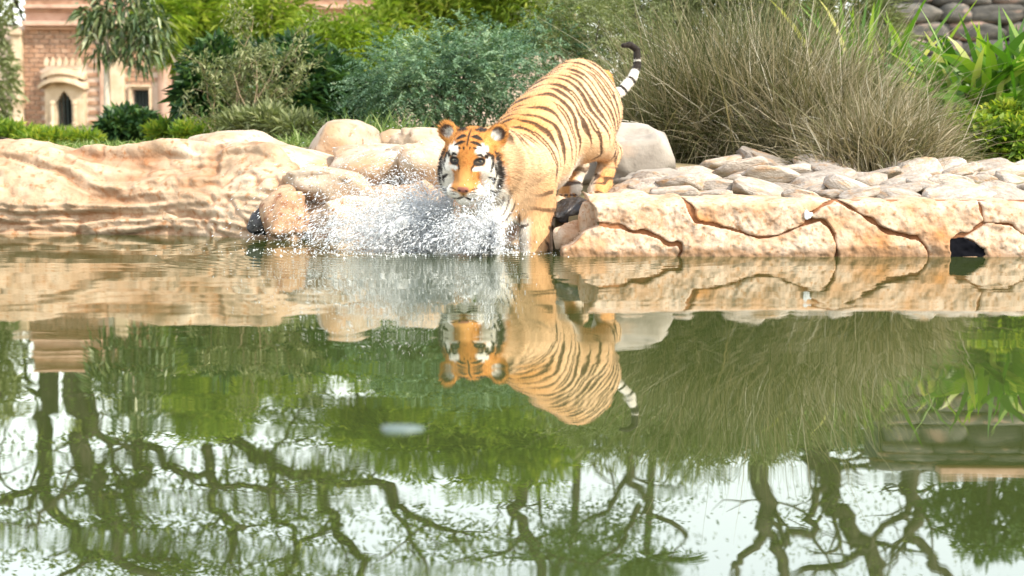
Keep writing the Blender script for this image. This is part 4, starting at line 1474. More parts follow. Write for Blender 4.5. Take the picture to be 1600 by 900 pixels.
def tussock(name, label, cat, px, py_base, d, n, L, W, mat, seed, spread, lean=0.0, bend=0.5, group=None, fan=1.0, base=None, seg=4, tone=None, curl=0.08):
    r = np.random.default_rng(seed)
    b = base if base is not None else Vector((P(px, py_base, d).x, d, 0))
    b = Vector((b.x, b.y, float(gz(b.x, b.y))))
    root = thing(name, label, cat, b, group)
    off = r.normal(size=(n, 3)) * np.array([spread, spread * 0.6, 0])
    pos = np.array(b) + off
    pos[:, 2] = gz(pos[:, 0], pos[:, 1]) - 0.01
    d3 = np.stack([off[:, 0] / max(spread, 1e-3) * 0.33 * fan + 0.26 * fan * r.normal(size=n) + lean,
                   off[:, 1] / max(spread, 1e-3) * 0.16 * fan + 0.26 * fan * r.normal(size=n) - 0.08,
                   0.75 + 0.35 * r.random(n)], 1)
    rnd = r.random(n)
    if tone is not None:
        rnd = np.clip(rnd * (1 - abs(tone)) + max(tone, 0), 0, 1)
    up3 = np.clip(d3[:, 2] / np.linalg.norm(d3, axis=1), 0.3, 1) ** 2.2
    parts = [blades(pos, d3, up3 * L * (0.45 + 0.65 * r.random(n)), W * (0.6 + 0.8 * r.random(n)), bend * (0.3 + 1.1 * r.random(n)), r, seg=seg, rnd=rnd, curl=curl)]
    if n > 2000:
        # bent and broken stalks that cross the others
        m = n // 9
        k = r.integers(n, size=m)
        d4 = np.stack([r.normal(size=m) * 0.55, r.normal(size=m) * 0.35 - 0.25, 0.45 + 0.5 * r.random(m)], 1)
        p4 = pos[k] + d3[k] / np.linalg.norm(d3[k], axis=1)[:, None] * (L * 0.55 * r.random(m) ** 0.8)[:, None] * up3[k][:, None]
        parts.append(blades(p4, d4, L * (0.14 + 0.22 * r.random(m)), W * (0.8 + 0.9 * r.random(m)), 0.9 * r.random(m), r, seg=3, rnd=np.clip(0.55 + 0.5 * r.random(m), 0, 1), curl=0.35))
    put_leaves("blades", parts, G[mat], root, b)
    return root

# ---- shrubs and bushes behind the bank (left to right)
bush("dense_bush", "large dark green bush behind the left rock hump", "bush",
     [(345, 130, 52, 60, 14.5), (400, 125, 50, 48, 15.0), (460, 140, 60, 60, 14.6), (515, 140, 50, 50, 15.2), (312, 155, 30, 45, 14.3), (430, 170, 80, 38, 14.4), (540, 165, 50, 40, 14.8), (460, 95, 40, 32, 15.4)],
     17000, 0.16, 0.045, 'dark', 101, stems=12, inner=0.4, droop=0.3)
# dry twiggy shrub in front of it
def twig_shrub():
    r = random.Random(12)
    b = Vector((P(375, 200, 13.2).x, 13.2, 0)); b.z = float(gz(b.x, b.y)) - 0.02
    root = thing("twiggy_shrub", "dry bare-branched shrub with a few olive leaves in front of the dark green bush", "shrub", b)
    mb = MB(b)
    tips = []
    def grow(p, d, L, t, depth):
        pts = [p]
        q = p.copy()
        for i in range(4):
            d = (d + Vector((r.gauss(0, .16), r.gauss(0, .16), r.gauss(0.03, .12)))).normalized()
            q = q + d * L / 4
            pts.append(q.copy())
            if depth > 0 and r.random() < 0.75:
                grow(q.copy(), (d + Vector((r.gauss(0, .55), r.gauss(0, .45), r.gauss(.1, .3)))).normalized(), L * 0.6, t * 0.55, depth - 1)
            if depth <= 1:
                tips.append(q.copy())
        mb.tube(pts, [t * (1 - 0.17 * i) for i in range(5)], 4, cap=False)
    for i in range(9):
        grow(b + Vector((r.gauss(0, .12), r.gauss(0, .08), 0)), Vector((r.gauss(0.05, .33), r.gauss(-.1, .25), 1)).normalized(), r.uniform(0.50, 0.85), 0.0085, 2)
    mb.build("branch", M['twig'], root)
    rr = np.random.default_rng(4)
    tp = np.array([t[:] for t in tips])
    tp = tp[rr.integers(len(tp), size=3600)] + rr.normal(size=(3600, 3)) * 0.03
    put_leaves("foliage", [leaf_quads(tp, rr.normal(size=(3600, 3)) + [0, 0, .3], 0.06, 0.016, rr, rnd=rr.random(3600))], G['olive'], root, b)
twig_shrub()

bush("feathery_shrub", "large blue-green feathery shrub directly behind the tiger", "shrub",
     [(640, 125, 70, 55, 11.8), (700, 105, 80, 55, 12.0), (760, 120, 70, 60, 11.9), (810, 130, 55, 55, 12.2), (590, 140, 45, 40, 12.2), (690, 150, 90, 38, 11.9), (850, 80, 60, 50, 12.6), (610, 95, 40, 40, 12.4), (750, 75, 60, 40, 12.4)],
     2100, 0.19, 0.014, 'blue', 111, stems=14, inner=0.35, style='pinnate')
bush("feathery_shrub", "smaller grey-green feathery shrub beside the tail, left of the dry grass", "shrub",
     [(900, 60, 70, 60, 12.9), (950, 75, 45, 70, 12.6), (925, 30, 60, 60, 13.4), (965, 100, 40, 60, 13.0), (890, 20, 60, 50, 13.4), (960, 140, 40, 60, 12.2), (880, 110, 50, 50, 12.9), (990, 40, 60, 50, 13.2)],
     2000, 0.20, 0.013, 'olive', 113, stems=10, inner=0.35, style='pinnate')
# bamboo-like light green mass
bush("bamboo_thicket", "tall yellow-green bamboo thicket in front of the red building", "bamboo",
     [(290, 40, 50, 70, 21.0), (340, 20, 70, 90, 21.5), (420, 40, 80, 60, 20.5), (520, 80, 90, 60, 18.5), (250, 30, 40, 50, 20), (300, -60, 55, 40, 22.0)],
     19000, 0.17, 0.022, 'bamboo', 121, stems=20, stem_mat='pale_bark', inner=0.1, droop=0.45)
bush("bamboo_thicket", "bright leafy bamboo thicket rising above the feathery shrub in the middle", "bamboo",
     [(590, 80, 70, 70, 19.0), (660, 30, 80, 80, 19.5), (740, 20, 80, 90, 19.5), (820, 10, 80, 70, 19.2), (640, -80, 70, 70, 20), (750, -100, 70, 70, 20), (850, -80, 60, 80, 20), (560, -70, 50, 40, 20.5)],
     36000, 0.16, 0.020, 'bamboo', 123, stems=26, stem_mat='pale_bark', inner=0.1, droop=0.4)
bush("grey_shrub", "tall grey-olive shrub behind the dry grass, right of the middle", "shrub",
     [(1020, 0, 70, 80, 14.2), (1100, -10, 80, 80, 14.0), (1180, 0, 80, 70, 14.0), (1250, 10, 60, 60, 14.2), (1320, 10, 55, 60, 14.6), (1370, 40, 40, 60, 14.6), (1050, 90, 70, 70, 13.8), (1140, 90, 70, 70, 13.8), (1230, 95, 70, 70, 13.8), (1310, 100, 60, 60, 14), (1390, 110, 50, 60, 14.0), (1080, -40, 70, 60, 14.8), (1200, -35, 60, 60, 14.8), (950, -30, 60, 60, 14.8)],
     24000, 0.14, 0.013, 'olive', 127, stems=16, inner=0.2, droop=0.2)

# left garden edge
bush("round_bush", "small clipped dark green bush between the two windows of the red building", "bush",
     [(200, 196, 34, 24, 16.5), (180, 200, 24, 20, 16.3), (222, 198, 22, 20, 16.4)], 2600, 0.11, 0.05, 'dark', 131, stems=3, inner=0.3)
bush("leafy_plant", "low yellow-green leafy plants along the foot of the red building at far left", "plant",
     [(20, 212, 45, 16, 15), (80, 216, 45, 12, 14.6), (130, 216, 30, 9, 14.6), (-30, 206, 50, 22, 15)], 3600, 0.09, 0.022, 'lime', 133, stems=4, inner=0.1, upward=0.8)
bush("leafy_plant", "pale leafy plants right of the small clipped bush, below the bamboo", "plant",
     [(262, 206, 32, 14, 14.5), (300, 208, 30, 16, 14), (330, 208, 28, 12, 13.5)], 2200, 0.09, 0.022, 'lime', 135, stems=4, inner=0.1, upward=0.8)
bush("leafy_plant", "small olive undergrowth between the twiggy shrub and the round-topped boulder", "plant",
     [(420, 190, 45, 20, 12.6), (470, 200, 40, 16, 12.2), (380, 195, 40, 20, 12.8)], 1800, 0.11, 0.022, 'olive', 137, stems=4, inner=0.1, upward=0.6)
tussock("grass_tuft", "fresh green grass tuft growing behind the round-topped boulder", "grass tuft", 590, 200, 11.1, 900, 0.42, 0.011, 'tuft', 141, 0.20, bend=0.5)
tussock("grass_tuft", "small pale grass tuft at the left foot of the round-topped boulder", "grass tuft", 468, 215, 10.9, 150, 0.24, 0.016, 'tuft', 143, 0.06, bend=0.9, tone=0.35)

# ---- the dry grasses
grp = None
TU = [
    ("left-hand clump of dry grass, greener, arching over the largest grey boulder", 1075, 10.0, 0.22, 0.90, 0.03, -0.18),
    ("tall middle clump of dry grass standing straight up above the cobbles", 1160, 10.1, 0.26, 1.12, 0.0, 0.0),
    ("tall brown clump of dry grass right of the middle clump", 1240, 9.9, 0.24, 0.98, 0.0, 0.08),
    ("brown clump of dry grass leaning right over the cobbles", 1310, 9.6, 0.20, 0.72, 0.0, 0.20),
    ("low rightmost clump of dry grass drooping down to the cobbles", 1375, 9.1, 0.16, 0.47, 0.05, 0.28),
]
for i, (lab, px, d, sp, L, lean, tone) in enumerate(TU):
    tussock("dry_grass_clump", lab, "dry grass", px, 250, d, 6500, L * 1.08, 0.0085, 'straw', 150 + i, sp, lean=lean, bend=0.6, tone=tone * 1.2, fan=0.88, curl=0.30, group="clumps of dry grass above the cobbles")

# ---- right-hand planting
def strap_plant(label, px, d, n, L, W, seed, lean=0.0, group=None, bend=0.35, fan=1.2, spread=0.1, lift=0.0):
    r = np.random.default_rng(seed)
    x = P(px, 255, d).x
    b = Vector((x, d, float(gz(x, d)) - 0.02 + lift))
    root = thing("strap_leaf_plant", label, "plant", b, group or "bright strap-leaved plants at the right")
    me_v = []
    for i in range(n):
        pos = np.array(b)[None] + r.normal(size=(1, 3)) * np.array([spread, spread, 0.02])
        dd = np.array([[r.normal() * 0.45 * fan + lean, r.normal() * 0.4 * fan - 0.1, 0.9]])
        v, f, q = blades(pos, dd, L * (0.55 + 0.6 * r.random()), W * (0.7 + 0.6 * r.random()), bend * (0.4 + 1.2 * r.random()), r, seg=6, rnd=np.array([r.random()]), wpow=2.4)
        put("leaf", mesh_np("leaf", v - np.array(b), f, G['strap'], {"rnd": q}, True), root)
    return root
strap_plant("tall upright strap-leaved plant behind the top of the dry grass at right", 1345, 12.2, 44, 1.35, 0.06, 161, bend=0.3, fan=0.5, spread=0.16, lift=0.3)
strap_plant("second strap-leaved plant, just left of the grey stone wall", 1415, 12.4, 28, 1.15, 0.055, 162, bend=0.35, fan=0.55, spread=0.12, lift=0.3)
strap_plant("bright strap-leaved plant in front of the grey stone wall", 1510, 11.0, 90, 1.0, 0.070, 163, bend=0.4, fan=1.0, spread=0.16, lift=0.30)
strap_plant("bright strap-leaved plant at the right edge of the photo, leaves arching left", 1590, 10.9, 100, 1.0, 0.072, 164, lean=-0.15, bend=0.45, fan=1.0, spread=0.2, lift=0.30)
bush("ground_cover", "lime-green small-leaved bush below the strap leaves at the right edge", "bush",
     [(1545, 225, 45, 40, 9.9), (1590, 232, 40, 42, 9.8), (1640, 225, 50, 48, 9.9), (1505, 215, 30, 45, 10.2), (1570, 185, 40, 26, 10.4)], 8000, 0.055, 0.03, 'lime', 171, stems=5, inner=0.3)
bush("ground_cover", "darker yellow-flecked undergrowth in the shade of the strap leaves", "bush",
     [(1480, 175, 40, 30, 12.2), (1540, 175, 50, 26, 12.2), (1600, 175, 45, 30, 12.2)], 3000, 0.09, 0.035, 'mango', 173, stems=5, inner=0.2)

# ------------------------------------------------------------------ building
def masonry(name, stops, **k):
    return mat_surface(name, stops, **k)
M['brick'] = mat_surface("pink_red_brick", [(0.25, (0.23, 0.125, 0.07)), (0.5, (0.37, 0.215, 0.135)), (0.75, (0.49, 0.33, 0.225))], scale=6, rough=0.9, bump=0.4,
                         bump_scale=30, random_value=0.16)
M['mortar'] = mat_surface("pale_mortar", [(0.3, (0.50, 0.38, 0.29)), (0.7, (0.62, 0.50, 0.40))], scale=8, rough=0.95, bump=0.3)
M['sandstone'] = mat_surface("cream_sandstone", [(0.3, (0.46, 0.34, 0.21)), (0.7, (0.62, 0.50, 0.36))], scale=4, rough=0.85, bump=0.3, bump_scale=25, spots=((0.30, 0.21, 0.13), 2.5, 0.52, 0.72))
M['pink_stone'] = mat_surface("pink_sandstone", [(0.3, (0.44, 0.26, 0.18)), (0.7, (0.58, 0.39, 0.29))], scale=4, rough=0.85, bump=0.3, bump_scale=25, spots=((0.28, 0.17, 0.12), 2.5, 0.52, 0.72))
M['iron'] = mat_plain("dark_green_iron", (0.02, 0.035, 0.03), 0.5, 0.4)
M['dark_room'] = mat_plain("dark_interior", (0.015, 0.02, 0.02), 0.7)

def build_building():
    D = 34.0
    k = PXM(D)
    root = thing("red_building", "pink-red brick building with a small domed stone window and pale pilasters at left", "building", on(160, D))
    o = root.location
    X = lambda px: P(px, 255, D).x
    Zp = lambda py: P(800, py, D).z
    def b(px0, py0, px1, py1, y0, y1, mb):
        mb.box(((X(px0) + X(px1)) / 2, (y0 + y1) / 2, (Zp(py0) + Zp(py1)) / 2), (abs(X(px1) - X(px0)), y1 - y0, abs(Zp(py0) - Zp(py1))))
    gy = 222
    # wall bed with openings: boxes around the two windows
    mb = MB(o)
    b(-140, 40, 97, gy, D, D + 4, mb); b(120, 40, 210, gy, D, D + 4, mb); b(97, 40, 120, 143, D, D + 4, mb); b(97, 197, 120, gy, D, D + 4, mb)
    b(236, 40, 900, gy, D, D + 4, mb); b(210, 40, 236, 140, D, D + 4, mb); b(210, 168, 236, gy, D, D + 4, mb)
    mb.build("wall", M['mortar'], root)
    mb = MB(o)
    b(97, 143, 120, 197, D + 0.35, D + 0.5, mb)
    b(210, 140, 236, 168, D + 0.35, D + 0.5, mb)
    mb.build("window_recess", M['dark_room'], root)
    # bricks, one by one
    r = random.Random(3)
    vs = []
    bw, bh = 16.5 * k, 7.4 * k
    for i in range(6):
        m2 = MB()
        m2.box((0, 0, 0), (bw * r.uniform(0.86, 0.93), 0.05, bh * r.uniform(0.76, 0.84)))
        me = m2.mesh("brick", M['brick'])
        vs.append(me)
    bed = put("brickwork", None, root, (0, 0, 0))
    bed.empty_display_size = 0.1
    cnt = 0
    rest = MB(o)
    def blocked(px, py):
        if 70 < px < 142 and 95 < py < 200: return True
        if 204 < px < 242 and 134 < py < 174: return True
        if 156 < px < 202: return True
        if 248 < px < 298: return True
        return False
    row = 0
    py = 50.0
    while py < 214:
        px = 42 + (row % 2) * 8.2
        while px < 300:
            if not blocked(px, py):
                p = Vector((X(px), D - 0.010 - r.uniform(0, 0.014), Zp(py)))
                if cnt < 300:
                    put("brick", vs[cnt % 6], bed, p - o)
                else:
                    rest.box(p, (bw * 0.9, 0.05, bh * 0.8))
                cnt += 1
            px += 16.5
        py += 7.4
        row += 1
    if rest.v:
        tag(rest.build("more_bricks", M['brick'], root), kind="stuff")
    # cornices and parapet
    for (py0, py1, proj, mt, nm) in ((35, 42, 0.30, 'pink_stone', "cornice"), (42.5, 47, 0.16, 'pink_stone', "cornice"), (19, 34.8, 0.06, 'pink_stone', "frieze"),
                                     (9, 15, 0.26, 'pink_stone', "cornice"), (15.2, 19, 0.12, 'pink_stone', "cornice"), (-12, 8.8, 0.02, 'brick', "parapet"), (-17, -12.2, 0.14, 'pink_stone', "coping")):
        mb = MB(o)
        b(46, py0, 160, py1, D - proj, D + 3.8, mb)
        b(160.3, py0 + 0.0, 900, py1, D - proj + 0.05, D + 3.8, mb)
        mb.build(nm, M[mt], root, bevel=0.015)
    # pilasters
    for px0, px1, mt, pr in ((26, 42, 'sandstone', 0.20), (160, 176, 'pink_stone', 0.10), (178, 199, 'sandstone', 0.22), (279, 297, 'pink_stone', 0.24)):
        mb = MB(o)
        b(px0, 47.5, px1, gy, D - pr, D + 0.2, mb)
        b(px0 - 2, 47.2, px1 + 2, 56, D - pr - 0.06, D + 0.2, mb)
        b(px0 - 2, 196, px1 + 2, gy, D - pr - 0.05, D + 0.2, mb)
        mb.build("pilaster", M[mt], root, bevel=0.02)
    # round column at the right
    mb = MB(o)
    rad = 13 * k
    h = Zp(47) - Zp(gy)
    mb.lathe((X(263), D - 0.05, Zp(gy)), [(rad * 1.12, 0), (rad * 1.12, h * 0.08), (rad, h * 0.085), (rad * 0.97, h * 0.92), (rad * 1.1, h * 0.93), (rad * 1.1, h)], 20)
    mb.build("round_column", M['pink_stone'], root, smooth=False)
    # domed bay window
    bay = put("bay_window", None, root, (0, 0, 0))
    cx = X(108.5)
    hw = X(134) - cx
    def bulge(n, half, depth, y):
        return [(cx + half * math.cos(math.pi * (1 - i / n)), y - depth * math.sin(math.pi * i / n)) for i in range(n + 1)]
    # body: a shallow bowed panel with a cusped opening
    mb = MB(o)
    arch = []
    ox0, ox1 = 96.5, 120.5
    steps = [(ox0, 197), (ox0, 160), (98, 157), (99.5, 156), (100.5, 151.5), (103, 150), (104.5, 146), (107.5, 144.5), (108.5, 141), (109.5, 144.5), (112.5, 146), (114, 150), (116.5, 151.5), (117.5, 156), (119, 157), (ox1, 160), (ox1, 197)]
    outer = [(79, 197), (79, 131), (108.5, 131), (138, 131), (138, 197)]
    fy = D - 0.30
    L_ = [(79, 197), (79, 160), (79, 157), (79, 156), (79, 151.5), (79, 148), (79, 140), (90, 131), (108.5, 131), (127, 131), (138, 140), (138, 148), (138, 151.5), (138, 156), (138, 157), (138, 160), (138, 197)]
    vs_ = []
    for (a, c) in zip(steps, L_):
        for (pp, y) in ((a, fy), (c, fy), (a, D + 0.3), (c, D + 0.1)):
            yy = y
            vs_.append((X(pp[0]), yy, Zp(pp[1])))
    fs_ = []
    for i in range(len(steps) - 1):
        q, w = 4 * i, 4 * (i + 1)
        fs_ += [(q, w, w + 1, q + 1), (q, q + 2, w + 2, w), (q + 1, w + 1, w + 3, q + 3)]
    mb.add(vs_, fs_)
    mb.build("panel", M['sandstone'], bay)
    for px0 in (88, 122.5):
        mb = MB(o)
        rr_ = 3.3 * k
        h = Zp(158) - Zp(199)
        mb.lathe((X(px0 + 3), fy - 0.05, Zp(199)), [(rr_ * 1.5, 0), (rr_ * 1.5, 0.08), (rr_, 0.10), (rr_, h - 0.1), (rr_ * 1.4, h - 0.08), (rr_ * 1.4, h)], 10)
        mb.build("colonnette", M['sandstone'], bay)
    def eave(py_mid, py_end, half_px, thick_px, depth):
        mb = MB(o)
        n = 16
        vs2, fs2 = [], []
        for i in range(n + 1):
            u = -1 + 2 * i / n
            px = 106.5 + half_px * u
            drop = (py_end - py_mid) * abs(u) ** 2.2
            y_f = D - depth * (1 - 0.35 * u * u)
            for (dy, yy) in ((0, y_f), (thick_px, y_f), (thick_px - 3, D + 0.1), (-5, D + 0.1)):
                vs2.append((X(px), yy, Zp(py_mid + drop + dy)))
        for i in range(n):
            q, w = 4 * i, 4 * i + 4
            fs2 += [(q, w, w + 1, q + 1), (q + 1, w + 1, w + 2, q + 2), (q + 3, w + 3, w, q)]
        fs2 += [(0, 1, 2, 3), (4 * n + 3, 4 * n + 2, 4 * n + 1, 4 * n)]
        mb.add(vs2, fs2)
        mb.build("eave", M['sandstone'], bay, smooth=False)
    eave(124, 135, 36, 6, 0.62)
    eave(109, 118, 33, 8, 0.46)
    mb = MB(o)
    b(84, 116, 131, 131, D - 0.34, D + 0.1, mb)
    mb.build("frieze_block", M['sandstone'], bay)
    for i in range(6):
        mb = MB(o)
        px = 82 + i * 10
        zz = Zp(104)
        mb.prism([(X(px - 3.4), zz), (X(px + 3.4), zz), (X(px + 3.0), zz + 0.09), (X(px), zz + 0.19), (X(px - 3.0), zz + 0.09)], D - 0.30, D - 0.20)
        mb.build("merlon", M['sandstone'], bay)
    for i in range(4):
        mb = MB(o)
        px = 99.5 + i * 6
        mb.box((X(px), fy + 0.12, Zp(172)), (0.025, 0.025, Zp(147) - Zp(197)))
        mb.build("bar", M['iron'], bay)
    win = put("barred_window", None, root, (0, 0, 0))
    mb = MB(o)
    b(205, 136, 209.7, 170, D - 0.10, D + 0.3, mb); b(236.3, 136, 240, 170, D - 0.10, D + 0.3, mb); b(205, 133, 240, 136, D - 0.14, D + 0.3, mb); b(205, 168.3, 240, 172, D - 0.14, D + 0.3, mb)
    mb.build("frame", M['sandstone'], win)
    for i in range(5):
        mb = MB(o)
        mb.box((X(213 + i * 5), D + 0.12, Zp(154)), (0.03, 0.03, Zp(140) - Zp(168)))
        mb.build("bar", M['iron'], win)
build_building()

# ------------------------------------------------------------------ grey stone wall at the right
M['shade_darkened_stone'] = mat_surface("shade_darkened_grey_stone", [(0.25, (0.035, 0.035, 0.033)), (0.5, (0.09, 0.085, 0.075)), (0.75, (0.17, 0.15, 0.125))], scale=4, rough=0.9, bump=0.6, bump_scale=18,
                              random_value=0.35, spots=((0.34, 0.22, 0.17), 2.0, 0.56, 0.72))  # grey stone with the wall's shade darkened into its colour
def build_stone_wall():
    D = 22.0
    k = PXM(D)
    root = thing("stone_wall", "grey dry-stone wall in the shade at the top right, with a reddish coping", "stone wall", on(1500, D))
    o = root.location
    X = lambda px: P(px, 255, D).x
    Zp = lambda py: P(800, py, D).z
    mb = MB(o)
    mb.box(((X(1385) + X(1900)) / 2, D + 0.6, (Zp(-140) + Zp(222)) / 2), (X(1900) - X(1385), 0.9, Zp(-140) - Zp(222)))
    mb.build("core", M['dark_room'], root)
    r = random.Random(8)
    variants = [rock_mesh("stone", (1, 1, 1), M['shade_darkened_stone'], 300 + i, 0.05, sub=ICO3, fine=0.05, square=7) for i in range(6)]
    py, n = 214, 0
    while py > -138:
        h = r.uniform(16, 30)
        px = 1400 - r.uniform(0, 40)
        while px < 1900:
            w = r.uniform(44, 100)
            put("stone", variants[n % 6], root, Vector((X(px + w / 2), D + 0.12 + r.uniform(-0.06, 0.06), Zp(py - h / 2))) - o,
                (r.uniform(-.04, .04), r.uniform(-.04, .04), r.uniform(-.1, .1) + (math.pi if r.random() < .5 else 0)), (w * k * 1.10, 0.45, h * k * 1.14))
            n += 1
            px += w
        py -= h
    mb = MB(o)
    mb.box(((X(1470) + X(1900)) / 2, D + 0.35, Zp(-146)), (X(1900) - X(1470), 1.3, 14 * k))
    mb.build("coping", M['pink_stone'], root, bevel=0.03)
build_stone_wall()

# ------------------------------------------------------------------ trees whose crowns the water mirrors
def limb_tree(label, D, limbs, leaf_n, leaf_L, seed, mat='tree', name="tree", leaf_w=0.4, twigs=1, leaf_spread=0.55, low=0.0, bushy=0.30):
    """limbs: list of ([(px, mirrored py), ...], r0_px, r1_px), each traced from its reflection, thick end first"""
    r = np.random.default_rng(seed)
    rr = random.Random(seed)
    p0 = R(*limbs[0][0][0], D)
    base = Vector((p0.x, D, float(gz(p0.x, D)) - 0.1))
    root = thing(name, label, "tree", base, "bare-limbed trees mirrored in the pond")
    k = PXM(D)
    tips = []
    mb = MB(base)
    def smooth(pts, radii):
        out, ro = [], []
        n = len(pts)
        for i in range(n - 1):
            a0, a1, a2, a3 = pts[max(i - 1, 0)], pts[i], pts[i + 1], pts[min(i + 2, n - 1)]
            for j in range(4):
                t = j / 4
                out.append(0.5 * ((2 * a1) + (a2 - a0) * t + (2 * a0 - 5 * a1 + 4 * a2 - a3) * t * t + (3 * a1 - a0 - 3 * a2 + a3) * t ** 3))
                ro.append(radii[i] + (radii[i + 1] - radii[i]) * t)
        return out + [pts[-1]], ro + [radii[-1]]
    def child(p, d, L, t, depth):
        pts, q = [p], p.copy()
        for i in range(5):
            d = (d + Vector((rr.gauss(0, .30), rr.gauss(0, .30), rr.gauss(0.02, .24)))).normalized()
            q = q + d * L / 5
            pts.append(q.copy())
            if depth > 0 and rr.random() < 0.7:
                child(q.copy(), (d + Vector((rr.gauss(0, .7), rr.gauss(0, .6), rr.gauss(.1, .5)))).normalized(), L * 0.6, t * 0.55, depth - 1)
            if depth <= 1:
                tips.append(q.copy())
        mb.tube(pts, [t * (1 - 0.16 * i) for i in range(6)], 4, cap=False)
    for li, (pl, r0, r1) in enumerate(limbs):
        n = len(pl)
        depth_off = rr.uniform(-1.5, 1.5) if li else 0.0
        pts, rad = [], []
        for i, (px, py) in enumerate(pl):
            dd = D + depth_off * i / max(n - 1, 1)
            pts.append(R(px, py, dd))
            rad.append((r0 + (r1 - r0) * i / max(n - 1, 1)) * k * 1.4)
        if li == 0:
            pts.insert(0, Vector((base.x + rr.uniform(-.3, .3), D, base.z)))
            rad.insert(0, rad[0] * 1.35)
        sp, sr = smooth(pts, rad)
        ph = [rr.uniform(0, 6.28) for _ in range(4)]
        for i, q_ in enumerate(sp[1:-1], 1):                # limbs wander a little
            w_ = 0.16 * min(1.0, i / 5)
            q_.x += w_ * (math.sin(i * 0.9 + ph[0]) + 0.6 * math.sin(i * 2.1 + ph[1]))
            q_.z += w_ * 0.7 * math.sin(i * 1.3 + ph[2])
        mb.tube(sp, sr, 8)
        m = len(sp)
        for i in range(3, m):
            if rr.random() < bushy and sp[i].z > base.z + 3.0 + low:
                d = (sp[min(i + 1, m - 1)] - sp[max(i - 1, 0)]).normalized()
                child(sp[i].copy(), (d + Vector((rr.gauss(0, .8), rr.gauss(0, .8), rr.gauss(.1, .7)))).normalized(), rr.uniform(1.0, 2.4), max(sr[i] * 0.45, 0.02), twigs)
        tips.append(sp[-1].copy())
    mb.build("trunk", M['bark'], root, smooth=True)
    if leaf_n and tips:
        tp = np.array([t[:] for t in tips])
        sel = tp[r.integers(len(tp), size=max(leaf_n // 14, 1))]
        cl = np.repeat(sel, 14, axis=0) + r.normal(size=(len(sel) * 14, 3)) * leaf_spread * np.array([1, 1, 0.6])
        n = len(cl)
        tone = np.clip(np.repeat(r.random(len(sel)), 14) * 0.6 + 0.4 * r.random(n), 0, 1)
        put_leaves("crown", [leaf_quads(cl, r.normal(size=(n, 3)), leaf_L * (0.6 + 0.8 * r.random(n)), leaf_L * leaf_w * np.ones(n), r, rnd=tone)], G[mat], root, base)
    return root

limb_tree("big crooked tree at far left with dark forked limbs mirrored in the pond's corner", 43,
          [([(72, 600), (72, 650), (66, 755)], 11, 8), ([(66, 755), (30, 780), (0, 790), (-50, 830)], 6, 3), ([(68, 755), (90, 810), (130, 845), (185, 875), (240, 905), (300, 960)], 8, 4),
           ([(150, 858), (110, 890), (60, 940)], 4, 2)], 3000, 0.20, 501, twigs=2, bushy=0.42)
limb_tree("stout tree behind the red building with a short thick mirrored trunk", 41,
          [([(128, 620), (132, 660), (135, 715), (150, 760), (175, 815), (185, 860), (250, 900)], 15, 5), ([(172, 812), (215, 850), (265, 875), (300, 930)], 5, 2), ([(140, 720), (100, 780), (40, 830)], 5, 2)], 3000, 0.20, 502, twigs=2, bushy=0.42)
limb_tree("slender tree behind the bamboo with a mirrored limb curling back to the left", 42,
          [([(212, 640), (216, 690), (225, 735), (212, 760), (185, 775), (160, 800)], 8, 4), ([(216, 690), (250, 715), (290, 735), (325, 745), (380, 762), (430, 772)], 6, 3), ([(325, 700), (326, 742), (350, 800), (372, 830), (362, 870)], 7, 4)], 3600, 0.20, 503, twigs=2, bushy=0.42)
limb_tree("wide spreading tree in the middle whose long mirrored limb slopes down to the right", 44,
          [([(350, 640), (352, 682), (392, 712), (450, 732), (500, 745), (590, 757), (626, 782), (680, 822), (720, 850)], 9, 3),
           ([(503, 745), (511, 790), (526, 820), (550, 860), (568, 905)], 7, 5), ([(430, 725), (420, 780), (460, 830), (440, 900)], 5, 3), ([(600, 760), (640, 830), (660, 900)], 4, 2), ([(526, 820), (480, 850), (420, 880)], 4, 2)], 6000, 0.20, 504)
limb_tree("thin curved tree whose mirrored trunk bends like a bow right of the tiger's reflection", 45,
          [([(852, 690), (832, 728), (811, 770), (815, 830), (846, 876), (850, 930)], 9, 6)], 260, 0.16, 505, leaf_w=0.35, twigs=1)
limb_tree("dark leafy tree right of the tiger's tail, its mirrored crown full of small leaves", 40,
          [([(985, 680), (990, 720), (1000, 780), (1040, 810), (1075, 840)], 6, 3), ([(990, 730), (940, 790), (890, 860)], 4, 2), ([(1000, 780), (980, 830), (930, 890)], 4, 2)], 4200, 0.16, 506, mat='far', leaf_spread=0.5)
limb_tree("straight-trunked tree behind the dry grass with square elbowed mirrored arms", 43,
          [([(1194, 690), (1195, 730), (1192, 832)], 12, 10), ([(1192, 830), (1212, 845), (1255, 836), (1270, 824), (1275, 770), (1284, 735)], 6, 4), ([(1214, 848), (1219, 880), (1222, 930)], 8, 6), ([(1193, 840), (1170, 866), (1150, 896), (1120, 930)], 6, 3)], 500, 0.14, 507, twigs=1)
limb_tree("winding tree right of the straight-trunked one, mirrored limbs forking near the bottom edge", 44,
          [([(1272, 690), (1276, 722), (1300, 747), (1304, 792), (1330, 830), (1356, 861), (1372, 905)], 12, 9), ([(1354, 860), (1328, 876), (1255, 900), (1200, 930)], 6, 3)], 600, 0.14, 508, twigs=1)
limb_tree("crooked forked tree beside the grey stone wall at right", 42,
          [([(1400, 690), (1407, 722), (1430, 750), (1432, 800), (1430, 836), (1446, 870), (1486, 902)], 10, 5), ([(1416, 735), (1417, 762), (1410, 800), (1365, 846), (1330, 860)], 6, 3)], 700, 0.15, 509, twigs=1)

